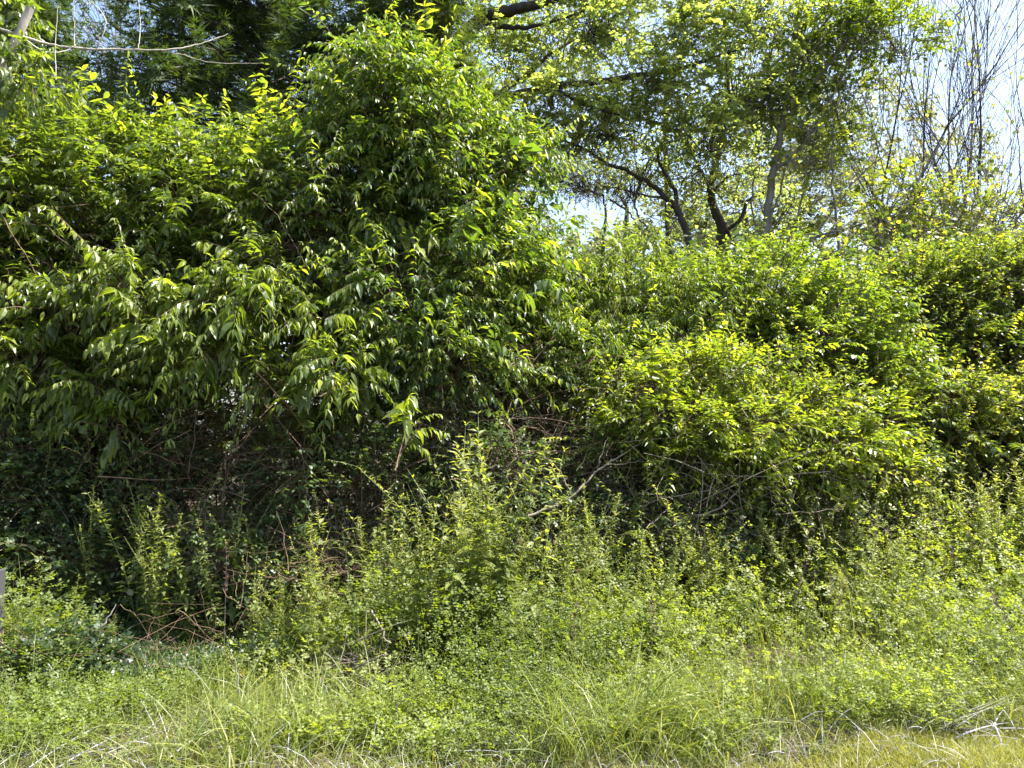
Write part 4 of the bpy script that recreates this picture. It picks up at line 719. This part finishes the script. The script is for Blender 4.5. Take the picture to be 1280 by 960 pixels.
# trees farther back, closing the view below the sky
def back_tree(px, Y, lobes, label, matk='far', leaf=.16, dens=7, trunk_top=250, tint=(.5, .22), gap=.25, seed=30., name='background_tree', kind='small', wid=1.4):
    b = P(px, 300, Y); root = thing(name, (b[0], Y, 0), label, 'tree')
    tube_obj('trunk', root, curve([np.array([b[0], Y, -.1]), P(px + 6, 330, Y), P(px, trunk_top, Y)], 10, .03), .16, .04, G['dark'], 7)
    tree_crown(root, lobes, dens * 1.6, leaf, matk, kind, wid=wid, L=.7, nodes=6, gap=gap, tint=tint, seed=seed, gf=1., twr=.01)
back_tree(600, 22, [(560, 300, 22, 2.4, 1.6, 2.2), (630, 330, 22, 1.4, 1.4, 1.2), (560, 180, 23, 2.4, 1.6, 2.2)], 'mid-green tree far behind the tallest shrub', tint=(.4, .2), seed=31.)
back_tree(780, 20, [(770, 330, 20, 1.5, 1.2, .9), (830, 300, 21, 1.2, 1.2, 1.0), (880, 320, 20, 1.2, 1.2, .9)], 'low rounded tree under the white sky gap', tint=(.45, .2), seed=32.)
back_tree(930, 22, [(930, 280, 22, 1.8, 1.3, 1.6), (1000, 260, 23, 1.8, 1.3, 1.8), (980, 170, 24, 1.8, 1.4, 1.8)], 'pale green tree far behind the pale straight trunk', tint=(.6, .2), seed=33.)
back_tree(830, 19, [(760, 90, 19, 1.4, .7, 1.0), (860, 150, 19, 1.4, .7, 1.0), (940, 80, 19, 1.4, .7, 1.2), (1040, 80, 20, 1.6, .7, 1.2), (660, 130, 19, 1.0, .7, .7), (680, 20, 19, 1.3, .7, .9), (830, 30, 19, 1.4, .7, .8), (960, 190, 20, 1.4, .7, .8), (1060, 210, 21, 1.4, .7, .8)], 'tall bright leafy tree filling in behind the oak limbs', 'far', .11, 8, 60, (.5, .2), .5, 40.)
back_tree(1090, 24, [(1080, 270, 24, 2.0, 1.4, 1.7), (1110, 160, 25, 1.5, 1.2, 1.2), (1150, 300, 24, 1.8, 1.4, 1.1)], 'hazy yellow-green tree far behind the bare forked sapling', tint=(.7, .2), gap=.35, seed=34., dens=6)
back_tree(1240, 24, [(1230, 310, 24, 2.4, 1.4, 1.1), (1320, 290, 24, 2.2, 1.4, 1.5), (1200, 200, 26, 1.2, 1, .8)], 'pale tree low against the sky at the right edge', tint=(.65, .2), gap=.35, seed=35., dens=6)
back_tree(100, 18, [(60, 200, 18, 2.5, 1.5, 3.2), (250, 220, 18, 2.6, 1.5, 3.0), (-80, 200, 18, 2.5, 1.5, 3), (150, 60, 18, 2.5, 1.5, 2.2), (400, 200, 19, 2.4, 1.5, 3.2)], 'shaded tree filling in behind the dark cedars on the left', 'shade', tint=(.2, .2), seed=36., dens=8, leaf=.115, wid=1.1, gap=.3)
c = [(x_, 385 + 12 * math.sin(x_ * .01), 34 + 3 * math.sin(x_ * .02), 3.4, 2, 3.4) for x_ in range(-300, 1600, 110)]
p_, u_ = lobe_points(c, 1.5, 0, shell=(.7, 1.05), backkeep=.2); pt, lv = sprays(p_, nrm(u_ + np.array([0, 0, .3])), .9, 6, .5, .3, tint=(.35, .2))
mb = MB(); put(mb, 'small', *lv, wid=1.4); tag(emit('distant_wood', mb, G['far']), 'far green wood closing the view behind the thicket', 'woodland', kind='stuff')
# dark thicket depth
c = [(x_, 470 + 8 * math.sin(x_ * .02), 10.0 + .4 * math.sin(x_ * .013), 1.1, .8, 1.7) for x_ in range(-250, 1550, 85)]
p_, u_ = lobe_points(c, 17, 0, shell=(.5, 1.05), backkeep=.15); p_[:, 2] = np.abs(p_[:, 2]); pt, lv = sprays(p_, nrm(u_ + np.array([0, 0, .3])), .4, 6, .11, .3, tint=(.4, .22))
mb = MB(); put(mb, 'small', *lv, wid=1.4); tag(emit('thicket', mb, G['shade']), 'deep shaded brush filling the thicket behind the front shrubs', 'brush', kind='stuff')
n = 16000; x, y = U(-8, 9, n), U(5.2, 11, n); mb = MB(); z = ground(x, y) + U(.004, .04, n)
put(mb, 'small', np.stack([x, y, z], -1), nrm(np.stack([R.normal(0, 1, n), R.normal(0, 1, n), R.normal(0, .25, n)], -1)), np.array([0, 0, 1.]) + R.normal(0, .4, (n, 3)), U(.04, .09, n), np.clip(R.normal(.3, .25, n), 0, 1))
tag(emit('leaf_litter', mb, G['litter']), 'brown fallen leaves on the ground inside the thicket', 'leaf litter', kind='stuff')
flush()
